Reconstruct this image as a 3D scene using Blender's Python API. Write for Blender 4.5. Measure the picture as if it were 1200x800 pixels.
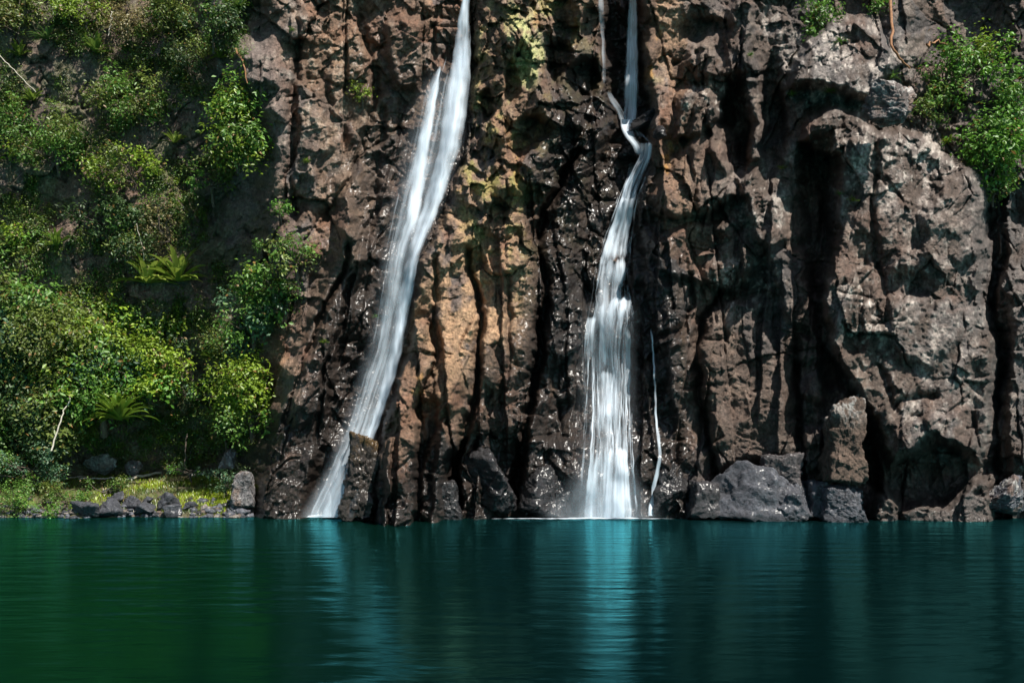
import bpy, bmesh, math, random
import numpy as np
from mathutils import Vector

# ------------------------------------------------------------------ scene, camera, light
for o in list(bpy.data.objects):
    bpy.data.objects.remove(o)
scene = bpy.context.scene
C = scene.collection
CAM_H, FPX = 3.0, 1200.0          # camera height above the pool, focal length in photo pixels
HOR, CX = 515.0, 600.0            # horizon row and centre column of the photo
cam = bpy.data.cameras.new('camera')
camo = bpy.data.objects.new('camera', cam)
C.objects.link(camo)
camo.location = (0, 0, CAM_H)
camo.rotation_euler = (math.radians(90), 0, 0)
cam.sensor_width = 36.0
cam.lens = 36.0 * FPX / 1200.0
cam.shift_y = (HOR - 400.0) / 1200.0
cam.clip_end = 2000
scene.camera = camo

SUN = Vector((0.36, -0.43, 0.83)).normalized()
world = bpy.data.worlds.new('World')
scene.world = world
world.use_nodes = True
nt = world.node_tree
sky = nt.nodes.new('ShaderNodeTexSky')
sky.sky_type = 'NISHITA'
sky.sun_disc = False
sky.sun_elevation = math.asin(SUN.z)
sky.sun_rotation = math.atan2(SUN.x, SUN.y)
bg = nt.nodes['Background']
bg.inputs['Strength'].default_value = 0.05
nt.links.new(sky.outputs['Color'], bg.inputs['Color'])
sl = bpy.data.lights.new('sun', 'SUN')
sl.energy = 5.0
sl.angle = math.radians(0.5)
sl.color = (1.0, 0.95, 0.87)
so = bpy.data.objects.new('sun', sl)
C.objects.link(so)
so.rotation_euler = SUN.to_track_quat('Z', 'Y').to_euler()
so.location = (20, -20, 60)
scene.view_settings.view_transform = 'Standard'
scene.view_settings.look = 'None'
scene.view_settings.exposure = 0.92
scene.view_settings.gamma = 1.0
scene.render.engine = 'CYCLES'
scene.cycles.max_bounces = 8
scene.cycles.transparent_max_bounces = 32

rng = np.random.default_rng(7)
random.seed(7)

# ------------------------------------------------------------------ numpy noise
def _h(ix, iy, seed):
    x = (ix.astype(np.int64) * 374761393 + iy.astype(np.int64) * 668265263 + seed * 974634777) & 0xFFFFFFFF
    x = ((x ^ (x >> 13)) * 1274126177) & 0xFFFFFFFF
    x = ((x ^ (x >> 16)) * 2246822519) & 0xFFFFFFFF
    x = x ^ (x >> 15)
    return (x & 0xFFFFFF).astype(np.float64) / float(0x1000000)

def gnoise(x, y, seed=0):
    x = np.asarray(x, float); y = np.asarray(y, float)
    ix = np.floor(x).astype(np.int64); iy = np.floor(y).astype(np.int64)
    fx = x - ix; fy = y - iy
    sx = fx * fx * fx * (fx * (fx * 6 - 15) + 10); sy = fy * fy * fy * (fy * (fy * 6 - 15) + 10)
    def g(a, b):
        t = _h(ix + a, iy + b, seed) * 2 * np.pi
        return np.cos(t) * (fx - a) + np.sin(t) * (fy - b)
    n0 = g(0, 0) * (1 - sx) + g(1, 0) * sx
    n1 = g(0, 1) * (1 - sx) + g(1, 1) * sx
    return (n0 * (1 - sy) + n1 * sy) * 1.5

def fbm(x, y, octv=4, seed=0, gain=0.5):
    a, s, t = 1.0, 0.0, 0.0
    for i in range(octv):
        s = s + a * gnoise(x * 2 ** i + 17.3 * i, y * 2 ** i - 9.1 * i, seed + i); t += a; a *= gain
    return s / t * 1.6

def ridged(x, y, octv=4, seed=0):
    a, s, t = 1.0, 0.0, 0.0
    for i in range(octv):
        s = s + a * (1 - np.abs(gnoise(x * 2 ** i + 5.3 * i, y * 2 ** i, seed + i)) * 2); t += a; a *= 0.5
    return s / t

def voronoi(x, y, seed=0):
    ang = 1.1 * gnoise(x * .23 + 3.1, y * .23 - 7.7, seed + 5) + .25
    ca, sa = np.cos(ang), np.sin(ang)
    ix = np.floor(x).astype(np.int64); iy = np.floor(y).astype(np.int64)
    f1 = np.full(x.shape, 9.0); f2 = np.full(x.shape, 9.0)
    cid = np.zeros(x.shape); dx = np.zeros(x.shape); dy = np.zeros(x.shape)
    for a in (-1, 0, 1):
        for b in (-1, 0, 1):
            jx = ix + a; jy = iy + b
            px = jx + 0.08 + 0.84 * _h(jx, jy, seed); py = jy + 0.08 + 0.84 * _h(jx, jy, seed + 51)
            ddx = x - px; ddy = y - py
            rx_ = ddx * ca - ddy * sa; ry_ = ddx * sa + ddy * ca
            ax_ = np.abs(rx_); ay_ = np.abs(ry_)
            d = .62 * np.maximum(ax_, ay_) + .38 * (ax_ + ay_) * .8     # blocky cells
            near = d < f1
            f2 = np.where(near, f1, np.minimum(f2, d))
            f1 = np.where(near, d, f1)
            cid = np.where(near, _h(jx, jy, seed + 99), cid)
            dx = np.where(near, ddx, dx); dy = np.where(near, ddy, dy)
    return f1, f2, cid, dx, dy

def facets(x, y, seed, tilt=1.0):
    """broken-rock relief: every cell a randomly tilted plane with its own height"""
    f1, f2, cid, dx, dy = voronoi(x, y, seed)
    t = cid * 2 * np.pi * 7.0
    r = 0.35 + 0.65 * np.mod(cid * 13.7, 1.0)
    h = (np.mod(cid * 5.3, 1.0) - 0.5) + tilt * r * (np.cos(t) * dx + np.sin(t) * dy) + .38 * tilt * dy
    return h, f2 - f1, cid

def stones(x, y, seed, tilt=.9, curv=.55):
    """continuous relief of meeting tilted planes: flat faces with crisp creases"""
    ix = np.floor(x).astype(np.int64); iy = np.floor(y).astype(np.int64)
    best = np.full(x.shape, -9.0); sec = np.full(x.shape, -9.0); cid = np.zeros(x.shape)
    for a in (-1, 0, 1):
        for b in (-1, 0, 1):
            jx = ix + a; jy = iy + b
            dx = x - (jx + .1 + .8 * _h(jx, jy, seed)); dy = y - (jy + .1 + .8 * _h(jx, jy, seed + 51))
            h = _h(jx, jy, seed + 99)
            t = _h(jx, jy, seed + 7) * 2 * np.pi; r = tilt * (.25 + .75 * _h(jx, jy, seed + 13))
            q = .5 * (h - .5) + r * (np.cos(t) * dx + np.sin(t) * dy) - curv * 2 * (dx * dx + dy * dy)
            nb = q > best
            sec = np.where(nb, best, np.maximum(sec, q))
            cid = np.where(nb, h, cid); best = np.where(nb, q, best)
    return best, best - sec, cid

def ss(a, b, x):
    t = np.clip((x - a) / (b - a), 0, 1)
    return t * t * (3 - 2 * t)

def lerp(a, b, t):
    return a + (b - a) * t

# ------------------------------------------------------------------ the cliff as a relief
def P(u, v, Y):
    return np.stack([(u - CX) / FPX * Y, Y + 0 * u, CAM_H + (HOR - v) / FPX * Y], -1)

GU = np.concatenate([np.arange(-700, -280, 9.0), np.arange(-280, -50, 2.6), np.arange(-50, 1250, 1.1), np.arange(1250, 1480, 2.6), np.arange(1480, 1900, 9.0)])
GV = np.concatenate([np.arange(-330, -24, 9.0), np.arange(-24, 632, 1.1), np.array([650.0, 690.0])])
U0, V0 = np.meshgrid(GU, GV)
wn1 = fbm(U0 / 60, V0 / 60, 3, 11); wn2 = fbm(U0 / 60, V0 / 60, 3, 12)
wm1 = fbm(U0 / 14, V0 / 14, 3, 13); wm2 = fbm(U0 / 14, V0 / 14, 3, 14)
U = U0 + 5 * wn1 + 2.4 * wm1
V = V0 + 5 * wn2 + 2.4 * wm2

def sdf(poly, U=U, V=V):
    """signed distance to a polygon, positive inside"""
    p = np.array(poly, float); n = len(p)
    d = np.full(U.shape, 1e9); inside = np.zeros(U.shape, bool)
    for i in range(n):
        a = p[i]; b = p[(i + 1) % n]; e = b - a
        wx = U - a[0]; wy = V - a[1]
        t = np.clip((wx * e[0] + wy * e[1]) / (e @ e), 0, 1)
        d = np.minimum(d, (wx - e[0] * t) ** 2 + (wy - e[1] * t) ** 2)
        c = (a[1] > V) != (b[1] > V)
        with np.errstate(divide='ignore', invalid='ignore'):
            xi = e[0] * (V - a[1]) / (e[1] if e[1] != 0 else 1e-9) + a[0]
        inside ^= c & (U < xi)
    d = np.sqrt(d)
    return np.where(inside, d, -d)

def line_d(pts, U=U, V=V):
    p = np.array(pts, float); d = np.full(U.shape, 1e9)
    for i in range(len(p) - 1):
        a = p[i]; e = p[i + 1] - a
        wx = U - a[0]; wy = V - a[1]
        t = np.clip((wx * e[0] + wy * e[1]) / (e @ e), 0, 1)
        d = np.minimum(d, (wx - e[0] * t) ** 2 + (wy - e[1] * t) ** 2)
    return np.sqrt(d)

def blob(cu, cv, ru, rv, soft=0.5, U=U, V=V):
    r = np.sqrt(((U - cu) / ru) ** 2 + ((V - cv) / rv) ** 2)
    return 1 - ss(1 - soft, 1 + soft, r)

def curve(pts, v):
    a = np.array(pts, float)
    return np.interp(v, a[:, 0], a[:, 1])

EDGE = [(-30, 554), (0, 553), (100, 554), (180, 546), (240, 524), (300, 494), (400, 475), (460, 459), (510, 442), (605, 405), (640, 400)]
RFL = [(-30, 690), (60, 700), (120, 706), (180, 690), (250, 672), (330, 655), (420, 640), (520, 620), (600, 612), (640, 610)]
RFR = [(-30, 758), (60, 762), (130, 776), (160, 768), (200, 764), (250, 754), (330, 768), (420, 784), (500, 800), (640, 815)]
e_v = curve(EDGE, V); rl = curve(RFL, V); rr = curve(RFR, V)

leftw = ss(-8, 8, e_v - U)                         # 1 left of the left fall's rock edge
rzone = ss(0, 22, U - rl) * ss(0, 20, rr - U)      # recess of the right fall
bc = curve([(-300, 290), (0, 296), (300, 322), (450, 322), (600, 284), (700, 284)], V)
shore = 1 - ss(-58 - 60 * (1 - ss(200, 420, V)), 30, U - bc)                    # far left, where the cliff stands back
shore_depth = np.interp(V, [0, 250, 400, 500, 600], [2.2, 2.5, 3.2, 5.6, 6.4])

Y = 39.55 + np.clip(607 - V0, -30, 900) * 0.0042
D = np.zeros(U.shape)
D -= shore_depth * shore
D -= 1.25 * leftw * np.exp(-np.clip(e_v - U, 0, 999) / 75.0)
D += 0.45 * (1 - leftw) * (1 - ss(0, 130, U - e_v))
D += 0.35 * (1 - leftw) * ss(0, 60, U - e_v) * ss(0, 90, rl - U)
D += 0.9 * ss(370, 500, V) * (1 - leftw) * (1 - ss(50, 170, U - e_v))
stair = np.interp(V, [-30, 120, 132, 150, 165, 185, 200, 280, 300, 345, 362, 420, 436, 505, 525, 560, 607],
                  [-2.4, -2.4, -2.0, -1.75, -1.65, -1.4, -1.35, -1.1, -0.85, -0.8, -0.45, -0.4, -0.15, -0.1, 0.25, 0.4, 0.5])
D += rzone * (stair - 0.15)
D -= 0.5 * ss(0, 30, U - rr)                       # rocks right of the fall stand a bit back

def raise_poly(poly, h, w=10, gx=0.0, gy=0.0, dome=0.0, top=False):
    """push a block out of the wall: h metres, edge w px wide, tilted by gx, gy metres per 100 px"""
    global D
    s = sdf(poly); c = np.mean(np.array(poly, float), 0)
    m = ss(-w * 0.25, w, s)
    pl = h + gx * (U - c[0]) / 100 + gy * (V - c[1]) / 100
    if dome:
        pl = pl + dome * np.sqrt(np.clip(s, 0, None) / max(s.max(), 1))
    D = D + m * pl
    return m

def crack(pts, depth, w=3.0):
    global D
    d = line_d(pts)
    D = D - depth * np.exp(-(d / w) ** 2)

# --- wall left of the left fall
raise_poly([(285, 640), (300, 560), (332, 455), (350, 390), (385, 300), (410, 215), (430, 300), (404, 400), (392, 470), (372, 560), (360, 640)], 1.3, 16, gx=0.6)
raise_poly([(240, -30), (330, -30), (345, 120), (338, 250), (350, 300), (250, 310), (232, 200), (235, 90)], 0.7, 20, gx=1.2)
raise_poly([(452, 26), (470, 18), (498, 24), (497, 70), (492, 108), (458, 106), (450, 70)], 0.8, 9, gy=-0.4)
raise_poly([(380, 60), (420, 30), (440, 70), (436, 150), (410, 170), (388, 130)], 0.5, 9)
raise_poly([(345, 90), (380, 100), (392, 170), (370, 215), (344, 200)], 0.45, 10)
raise_poly([(395, 205), (425, 190), (440, 240), (420, 290), (392, 270)], 0.5, 9)
crack([(410, 290), (398, 330), (370, 380), (352, 440), (330, 500)], 0.9, 3.5)
crack([(412, 330), (398, 385), (382, 430), (372, 520)], 0.6, 3)
crack([(345, -20), (350, 80), (340, 160), (345, 260)], 0.6, 4)
crack([(425, 20), (440, 110), (420, 190), (385, 260)], 0.5, 4)
crack([(450, 130), (440, 210), (430, 300)], 0.4, 4)
D -= 1.6 * blob(275, 225, 42, 95, 0.6)             # shaded hollow right of the shrub
D -= 1.2 * blob(300, 30, 26, 26, 0.5)
# --- centre buttress, upper knobbly half
raise_poly([(560, -40), (640, -40), (700, -40), (694, 60), (672, 150), (610, 260), (560, 240), (556, 120)], 0.7, 26, gx=0.5, gy=0.2)
for (bu, bv, bru, brv, hh) in [(655, 72, 15, 26, -1.6), (684, 92, 15, 20, -1.5), (604, 48, 20, 30, 0.5), (622, 150, 20, 12, -1.0), (572, 125, 8, 18, -0.9),
                               (598, 100, 9, 24, -0.8), (612, 170, 16, 12, -0.9), (655, 130, 26, 20, 0.6), (590, 150, 24, 18, 0.5), (640, 190, 22, 14, 0.5),
                               (560, 230, 24, 16, 0.5), (600, 215, 18, 14, 0.55), (584, 262, 26, 14, 0.4), (660, 20, 14, 20, -0.7), (690, 30, 10, 24, -0.8)]:
    D += hh * blob(bu, bv, bru, brv, 0.35)
crack([(676, 178), (660, 212), (637, 244), (632, 290), (642, 360), (624, 452), (614, 505), (606, 590)], 1.5, 5)
crack([(548, 296), (556, 340), (565, 380), (564, 432), (553, 476), (541, 512), (532, 600)], 1.3, 4)
crack([(505, 300), (512, 360), (506, 430), (492, 465)], 0.5, 3)
crack([(592, 320), (600, 400), (588, 470)], 0.35, 3)
# --- centre buttress, columns
raise_poly([(448, 640), (450, 524), (464, 452), (488, 378), (504, 378), (507, 432), (491, 470), (487, 640)], 1.9, 6, gx=0.5)
raise_poly([(440, 640), (443, 512), (446, 472), (460, 446), (468, 470), (458, 500), (456, 640)], 1.2, 5)
D -= 0.6 * ss(-3, 5, sdf([(489, 470), (516, 466), (516, 520), (502, 640), (489, 640)]))
raise_poly([(486, 640), (492, 556), (507, 508), (527, 486), (531, 524), (519, 575), (520, 640)], 1.15, 6, dome=0.3)
D -= 1.8 * ss(-2, 6, sdf([(521, 640), (520, 580), (534, 520), (545, 512), (540, 560), (542, 640)]))
raise_poly([(506, 300), (548, 290), (562, 380), (556, 440), (530, 485), (508, 470)], 0.45, 12)
raise_poly([(568, 300), (628, 290), (640, 360), (622, 440), (580, 470), (560, 440)], 0.5, 14, gx=0.3)
raise_poly([(542, 480), (575, 460), (620, 448), (612, 500), (606, 530), (560, 530)], 0.35, 9)
D -= 0.5 * ss(-2, 8, sdf([(540, 505), (620, 500), (612, 640), (534, 640)]))
# --- right of the right fall
raise_poly([(756, -40), (806, -40), (803, 98), (790, 131), (776, 80), (764, 40)], -0.35, 9, gx=0.5)
raise_poly([(792, 110), (811, 98), (841, 111), (848, 142), (822, 160), (791, 162)], 1.5, 8, gy=-0.6)
raise_poly([(825, 125), (844, 115), (860, 150), (871, 192), (848, 212), (830, 180)], 1.2, 8)
raise_poly([(761, 233), (798, 172), (825, 146), (845, 176), (863, 232), (840, 248), (795, 260), (766, 248)], 1.5, 10, gx=0.6, gy=0.6)
raise_poly([(757, 284), (810, 256), (862, 259), (888, 302), (868, 345), (812, 330), (770, 320)], 1.1, 10, gx=0.4)
raise_poly([(862, 211), (893, 194), (900, 225), (918, 229), (926, 278), (905, 300), (880, 280)], 1.3, 9)
raise_poly([(850, 10), (872, -30), (886, 10), (882, 75), (862, 106), (846, 92)], 1.1, 9)
raise_poly([(804, 60), (840, 20), (842, 92), (812, 94)], 0.8, 9)
raise_poly([(872, 122), (890, 118), (894, 188), (876, 192)], 0.6, 6)
D -= 1.9 * blob(862, 150, 16, 52, 0.35)
D -= 1.7 * blob(905, 140, 15, 62, 0.35)
D -= 0.9 * blob(822, 34, 24, 12, 0.5)
raise_poly([(812, 400), (838, 350), (866, 340), (897, 348), (899, 374), (912, 386), (931, 440), (938, 500), (938, 548), (900, 544), (838, 560), (820, 480)], 1.2, 16, gx=-0.9, gy=0.2)
raise_poly([(772, 330), (806, 330), (814, 385), (818, 480), (826, 560), (790, 540), (782, 440)], 0.5, 10)
raise_poly([(896, 290), (950, 285), (957, 400), (932, 384), (912, 370)], 1.0, 10, gx=0.5)
raise_poly([(928, 385), (958, 395), (970, 460), (966, 475), (936, 470)], 0.9, 8)
raise_poly([(936, 500), (966, 500), (968, 545), (940, 560)], 0.9, 7)
crack([(844, 340), (820, 380), (817, 432), (823, 492), (837, 545), (842, 600)], 1.0, 3.5)
crack([(808, 320), (808, 360), (800, 384), (770, 396)], 0.7, 3.5)
crack([(932, 430), (938, 480), (938, 600)], 1.1, 4)
crack([(818, 60), (806, 140), (812, 250)], 0.5, 4)
# --- crevice and the big right buttress
D -= 1.9 * ss(-4, 10, sdf([(936, 168), (976, 150), (974, 300), (962, 350), (964, 400), (988, 430), (1030, 520), (1036, 580), (1012, 560), (1004, 470), (985, 455), (964, 462), (952, 380), (942, 300)]))
raise_poly([(940, 215), (962, 205), (966, 300), (950, 330), (942, 290)], .7, 6)
raise_poly([(948, 345), (964, 350), (968, 420), (954, 430)], .6, 6)
big = [(936, 166), (947, 139), (974, 120), (1000, 126), (1032, 152), (1082, 152), (1110, 182), (1143, 195), (1158, 232), (1152, 300), (1156, 360), (1167, 420), (1163, 500),
       (1152, 548), (1118, 520), (1090, 514), (1044, 548), (1022, 492), (1002, 458), (982, 426), (967, 380), (963, 352), (974, 300), (980, 182), (956, 184)]
raise_poly(big, 2.5, 10, gx=-.35, gy=0.25)
raise_poly([(921, 80), (940, 48), (974, 20), (1022, 20), (1057, 74), (1018, 122), (989, 108), (925, 102)], 1.9, 12, gy=0.9)
raise_poly([(1104, 200), (1142, 196), (1156, 240), (1150, 300), (1110, 330), (1080, 300), (1078, 250)], 0.6, 12)
raise_poly([(1040, 300), (1085, 280), (1130, 320), (1128, 400), (1090, 440), (1045, 420), (1030, 350)], 0.5, 14)
raise_poly([(1042, 500), (1090, 482), (1128, 484), (1138, 540), (1108, 520), (1044, 544)], 0.9, 9)
D -= 0.8 * blob(1060, 335, 26, 16, 0.5)
D -= 0.7 * blob(1002, 395, 12, 20, 0.5)
D -= 0.6 * blob(1010, 290, 16, 18, 0.5)
crack([(1030, 152), (1020, 230), (1028, 300), (1042, 380)], 0.5, 4)
crack([(1030, 430), (1045, 480), (1060, 470), (1100, 462)], 0.6, 4)
D += 2.5 * ss(-4, 12, sdf([(1008, 640), (1018, 590), (1034, 562), (1060, 586), (1110, 586), (1140, 560), (1164, 556), (1172, 640)]))
D -= (1.5 + 1.0 * fbm(U0 / 30, V0 / 70, 2, 88)) * ss(-3, 7, sdf([(1160, 190), (1176, 220), (1180, 300), (1172, 360), (1178, 420), (1168, 500), (1172, 560), (1160, 560), (1168, 440), (1158, 340), (1154, 240)]))
raise_poly([(1182, 340), (1260, 300), (1260, 640), (1180, 640), (1176, 470)], 1.0, 10)
D -= 1.0 * blob(1130, 30, 60, 60, 0.5)
D -= 1.2 * blob(1060, 30, 26, 40, 0.5) * -0.4
# far margins beyond the frame
D += 3.0 * fbm(U0 / 320, V0 / 400, 3, 77) * (ss(1200, 1400, U0) + ss(0, 200, -U0))

# --- broken relief at several sizes
skew = (curve(EDGE, V0) - 494) * (0.85 * ss(-140, 0, U0 - e_v + 60) * leftw + 0.55 * leftw * (1 - ss(-140, 0, U0 - e_v + 60)))
uu = U0 - skew + 7 * wn1 + 1.2 * wm1
vv = V0 + 7 * wn2 + 1.2 * wm2
smooth_r = np.clip(ss(-6, 12, sdf([(818, 400), (840, 350), (897, 346), (931, 440), (938, 545), (838, 560)])) +
                   ss(-6, 12, sdf([(756, -40), (806, -40), (803, 98), (788, 131), (764, 40)])) +
                   0.8 * ss(-6, 12, sdf([(505, 290), (640, 290), (622, 440), (545, 480), (508, 470)])) +
                   0.8 * ss(-6, 12, sdf([(448, 640), (450, 524), (488, 378), (504, 378), (487, 640)])) +
                   0.6 * ss(-6, 16, sdf([(1040, 180), (1100, 200), (1080, 300), (1130, 400), (1060, 470), (1040, 350)])) +
                   0.45 * leftw * ss(300, 420, V) + .75 * ss(-6, 14, sdf([(1000, 130), (1030, 160), (1075, 165), (1050, 250), (1045, 330), (1010, 300), (992, 200)])) + .6 * ss(-6, 14, sdf([(1050, 380), (1130, 330), (1150, 440), (1120, 520), (1060, 470)])) + .6 * ss(-5, 10, sdf([(770, 330), (808, 330), (818, 480), (826, 560), (790, 540)])) + .6 * ss(-6, 12, sdf([(896, 290), (950, 285), (957, 400), (912, 370)])) + 0.7 * ss(-6, 16, sdf([(1010, 640), (1024, 568), (1164, 556), (1170, 640)])), 0, 1)
knob = blob(620, 150, 110, 190, 0.35) * (1 - leftw)
bigF, bigE, bigI = facets(uu / 62, vv / 105, 3, 1.0)
medF, medE, medI = facets(uu / 27, vv / 38, 5, 1.1)
smlF, smlE, smlI = facets(uu / 11, vv / 13.5, 8, 1.2)
tinF, tinE, tinI = facets(uu / 4.8, vv / 5.6, 21, 1.2)
rough = 1 - 0.72 * smooth_r
stB, stBe, stBi = stones(uu / 58, vv / 84, 301, .8, .45)
stM, stMe, stMi = stones(uu / 25, vv / 34, 302, 1.0, .5)
stC, _, _ = stones((uu + .35 * vv) / 36, (vv - .2 * uu) / 44, 303, .9, .5)
stS, _, _ = stones(uu / 10, vv / 12.5, 304, 1.1, .5)
flat_ = ss(-.35, .35, fbm(U0 / 80, V0 / 100, 2, 305))            # some stretches break finely, others in big faces
fine = (1 - .62 * flat_ * (1 - knob)) * (1 - .7 * smooth_r)
D += .50 * bigF * (1 - .5 * smooth_r)
D += .62 * stB * (1 - .5 * smooth_r)
D -= .40 * stC * (1 - .75 * smooth_r)
D += (.22 + .26 * knob) * stM * (1 - .8 * smooth_r)
D += (.17 + .26 * knob) * medF * fine
D += (.10 + .10 * knob) * stS * (1 - .6 * smooth_r)
D += (.115 + .10 * knob) * smlF * fine
D += (.046 + .025 * knob) * tinF * (.35 + .65 * fine)
gm = ss(.0, .45, fbm(U0 / 55, V0 / 75, 3, 201)); gm2 = ss(.0, .5, fbm(U0 / 30, V0 / 36, 3, 202))
D -= 0.25 * gm * np.exp(-(bigE / 0.022) ** 2)
def joint(cu, cv0, ln, ang, step, reach, gap):
    """a straight fracture: the rock on one side stands proud of the other, with an open gap along it"""
    i0 = np.searchsorted(GU, cu - ln - reach * 3); i1 = np.searchsorted(GU, cu + ln + reach * 3)
    j0 = np.searchsorted(GV, cv0 - ln - 6); j1 = np.searchsorted(GV, cv0 + ln + 6)
    if i1 - i0 < 3 or j1 - j0 < 3: return
    du = U0[j0:j1, i0:i1] + 2.6 * wn1[j0:j1, i0:i1] + 1.1 * wm1[j0:j1, i0:i1] - cu; dv = V0[j0:j1, i0:i1] + 1.5 * wm2[j0:j1, i0:i1] - cv0
    c, sn = math.cos(ang), math.sin(ang)
    al = du * sn + dv * c; pe = du * c - dv * sn
    w = 1 - ss(.35 * ln, .5 * ln, np.abs(al))
    side = ss(-.8, .8, pe)
    D[j0:j1, i0:i1] += w * (step * side * np.exp(-np.clip(pe, 0, 999) / reach) - gap * np.exp(-(pe / 1.7) ** 2))
jr = np.random.default_rng(99)
EDS = lambda v: (curve(EDGE, np.array(v + 30.)) - curve(EDGE, np.array(v - 30.))) / 60.0
for k in range(50):                      # the big ribs
    u_, v_ = jr.uniform(330, 1200), jr.uniform(40, 560)
    lf = u_ < float(curve(EDGE, np.array(v_)))
    if not lf and u_ < 690 and v_ < 230: continue
    if 960 < u_ < 1160 and 20 < v_: continue
    an = math.atan(float(EDS(v_))) * .9 if lf else jr.normal() * .11 - .04
    joint(u_, v_, jr.uniform(140, 330), an, jr.choice([-1, 1], p=[.4, .6]) * jr.uniform(.35, .80), jr.uniform(28, 70), jr.uniform(.1, .3) * (jr.random() < .25))
for k in range(240):                     # upright joints: columns and slabs
    u_, v_ = jr.uniform(240, 1220), jr.uniform(-20, 600)
    if 985 < u_ < 1150 and 30 < v_ < 540 and jr.random() < .8: continue
    if not (u_ > float(curve(EDGE, np.array(v_)))):
        an = math.atan(float(EDS(v_))) * jr.uniform(.7, 1.1)
    else:
        an = jr.normal() * .22
    joint(u_, v_, jr.uniform(35, 150), an, jr.choice([-1, 1]) * jr.uniform(.10, .42), jr.uniform(12, 46), jr.uniform(0, .22) * (jr.random() < .3))
for k in range(420):                     # cross joints: ledges and undercuts
    u_, v_ = jr.uniform(-40, 1220), jr.uniform(-20, 600)
    an = math.pi / 2 + jr.normal() * .35 + (.35 if u_ < 500 else 0)
    joint(u_, v_, jr.uniform(12, 55), an, -jr.uniform(.10, .42), jr.uniform(8, 30), jr.uniform(0, .2) * (jr.random() < .4))
for k in range(260):                     # slanting fractures
    u_, v_ = jr.uniform(-40, 1220), jr.uniform(-20, 600)
    joint(u_, v_, jr.uniform(20, 80), jr.choice([-1, 1]) * jr.uniform(.5, 1.0), jr.choice([-1, 1]) * jr.uniform(.08, .3), jr.uniform(8, 26), 0)
D += 0.12 * fbm(uu / 45, vv / 60, 3, 31)
D += 0.05 * (ridged(uu / 18, vv / 30, 4, 41) - 0.5)
D += 0.035 * fbm(U0 / 5, V0 / 6, 3, 51)
D += smooth_r * 0.08 * (ridged((uu + 0.7 * vv) / 26, (vv - 0.5 * uu) / 9, 3, 61) - 0.5)
Yc = Y - D
Yc = np.clip(Yc, 33, 60)

# ------------------------------------------------------------------ rock colours and wetness (by rock type)
def col(*c):
    return np.array(c)
BROWN, RED, TAN = col(.094, .063, .047), col(.140, .080, .056), col(.275, .185, .122)
GREY, SLATE, PALE = col(.135, .128, .132), col(.070, .072, .084), col(.42, .40, .375)
MOSS, OCHRE, LIME = col(.17, .185, .05), col(.27, .155, .045), col(.36, .40, .21)

def mixc(base, c, m):
    return base + (c - base) * np.clip(m, 0, 1)[..., None]

n1 = fbm(U0 / 70, V0 / 90, 4, 101); n2 = fbm(U0 / 30, V0 / 40, 4, 102); n3 = fbm(U0 / 10, V0 / 12, 3, 103); n4 = fbm(U0 / 18, V0 / 60, 4, 104)
K = np.zeros(U.shape + (3,)) + BROWN
K = mixc(K, RED, ss(-.15, .5, n1 + 0.5 * (medI - .5)))
K = mixc(K, GREY, ss(.35, .85, np.mod(medI * 7.7, 1)) * ss(-.3, .4, n2) * 0.75)
K = mixc(K, SLATE, ss(.6, .95, np.mod(bigI * 3.1, 1) + 0.25 * n2) * 0.8)
K = mixc(K, TAN, ss(.1, .55, n2 + 0.6 * (np.mod(smlI * 3.3, 1) - .5)) * 0.35)
tanz = np.clip(blob(540, 350, 66, 110, 0.5) + 0.55 * blob(585, 330, 60, 60, .5) + 0.7 * ss(-4, 8, sdf([(490, 468), (516, 466), (514, 530), (500, 600), (490, 600)])) +
               0.6 * ss(-4, 10, sdf([(756, -40), (806, -40), (803, 98), (790, 131), (764, 40)])) + 0.45 * knob + 0.45 * blob(405, 150, 45, 150, .6) +
               0.35 * blob(400, 350, 26, 90, .6) + 0.3 * blob(590, 240, 60, 40, .6) + 0.35 * blob(800, 215, 40, 40, .5), 0, 1)
K = mixc(K, TAN, tanz * ss(-.8, .3, n2 + 0.8 * (smlI - .5)) * 0.95)
redz = np.clip(.55 * blob(870, 440, 60, 120, .6) + .8 * blob(1080, 250, 60, 120, .6) + .6 * blob(820, 210, 50, 50, .5) + .5 * blob(470, 500, 28, 130, .5), 0, 1)
K = mixc(K, RED * 0.95, redz * ss(-.6, .3, n2) * .7)
slz = np.clip(blob(280, 150, 60, 200, .5) + blob(1170, 300, 40, 300, .5) + .7 * blob(880, 575, 80, 36, .4) + .8 * blob(1090, 590, 80, 30, .4) + blob(505, 550, 18, 60, .4) + .5 * blob(240, 480, 60, 120, .5), 0, 1)
K = mixc(K, lerp(GREY, SLATE, .4), slz * ss(-.8, .2, n1 + .4 * (medI - .5)) * .75)
mossz = np.clip(blob(622, 56, 26, 50, .5) + .55 * knob + .35 * blob(575, 210, 40, 60, .6) + .45 * blob(765, 70, 10, 40, .5), 0, 1)
K = mixc(K, MOSS, mossz * ss(.05, .5, n2 + .4 * n3 + .25 * (smlI - .5)) * .75)
K = mixc(K, LIME, np.clip(blob(618, 58, 20, 46, .6) + .3 * blob(560, 25, 8, 30, .5), 0, 1) * ss(-.15, .45, n2 + .5 * n3 + .2) * .75)
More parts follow.
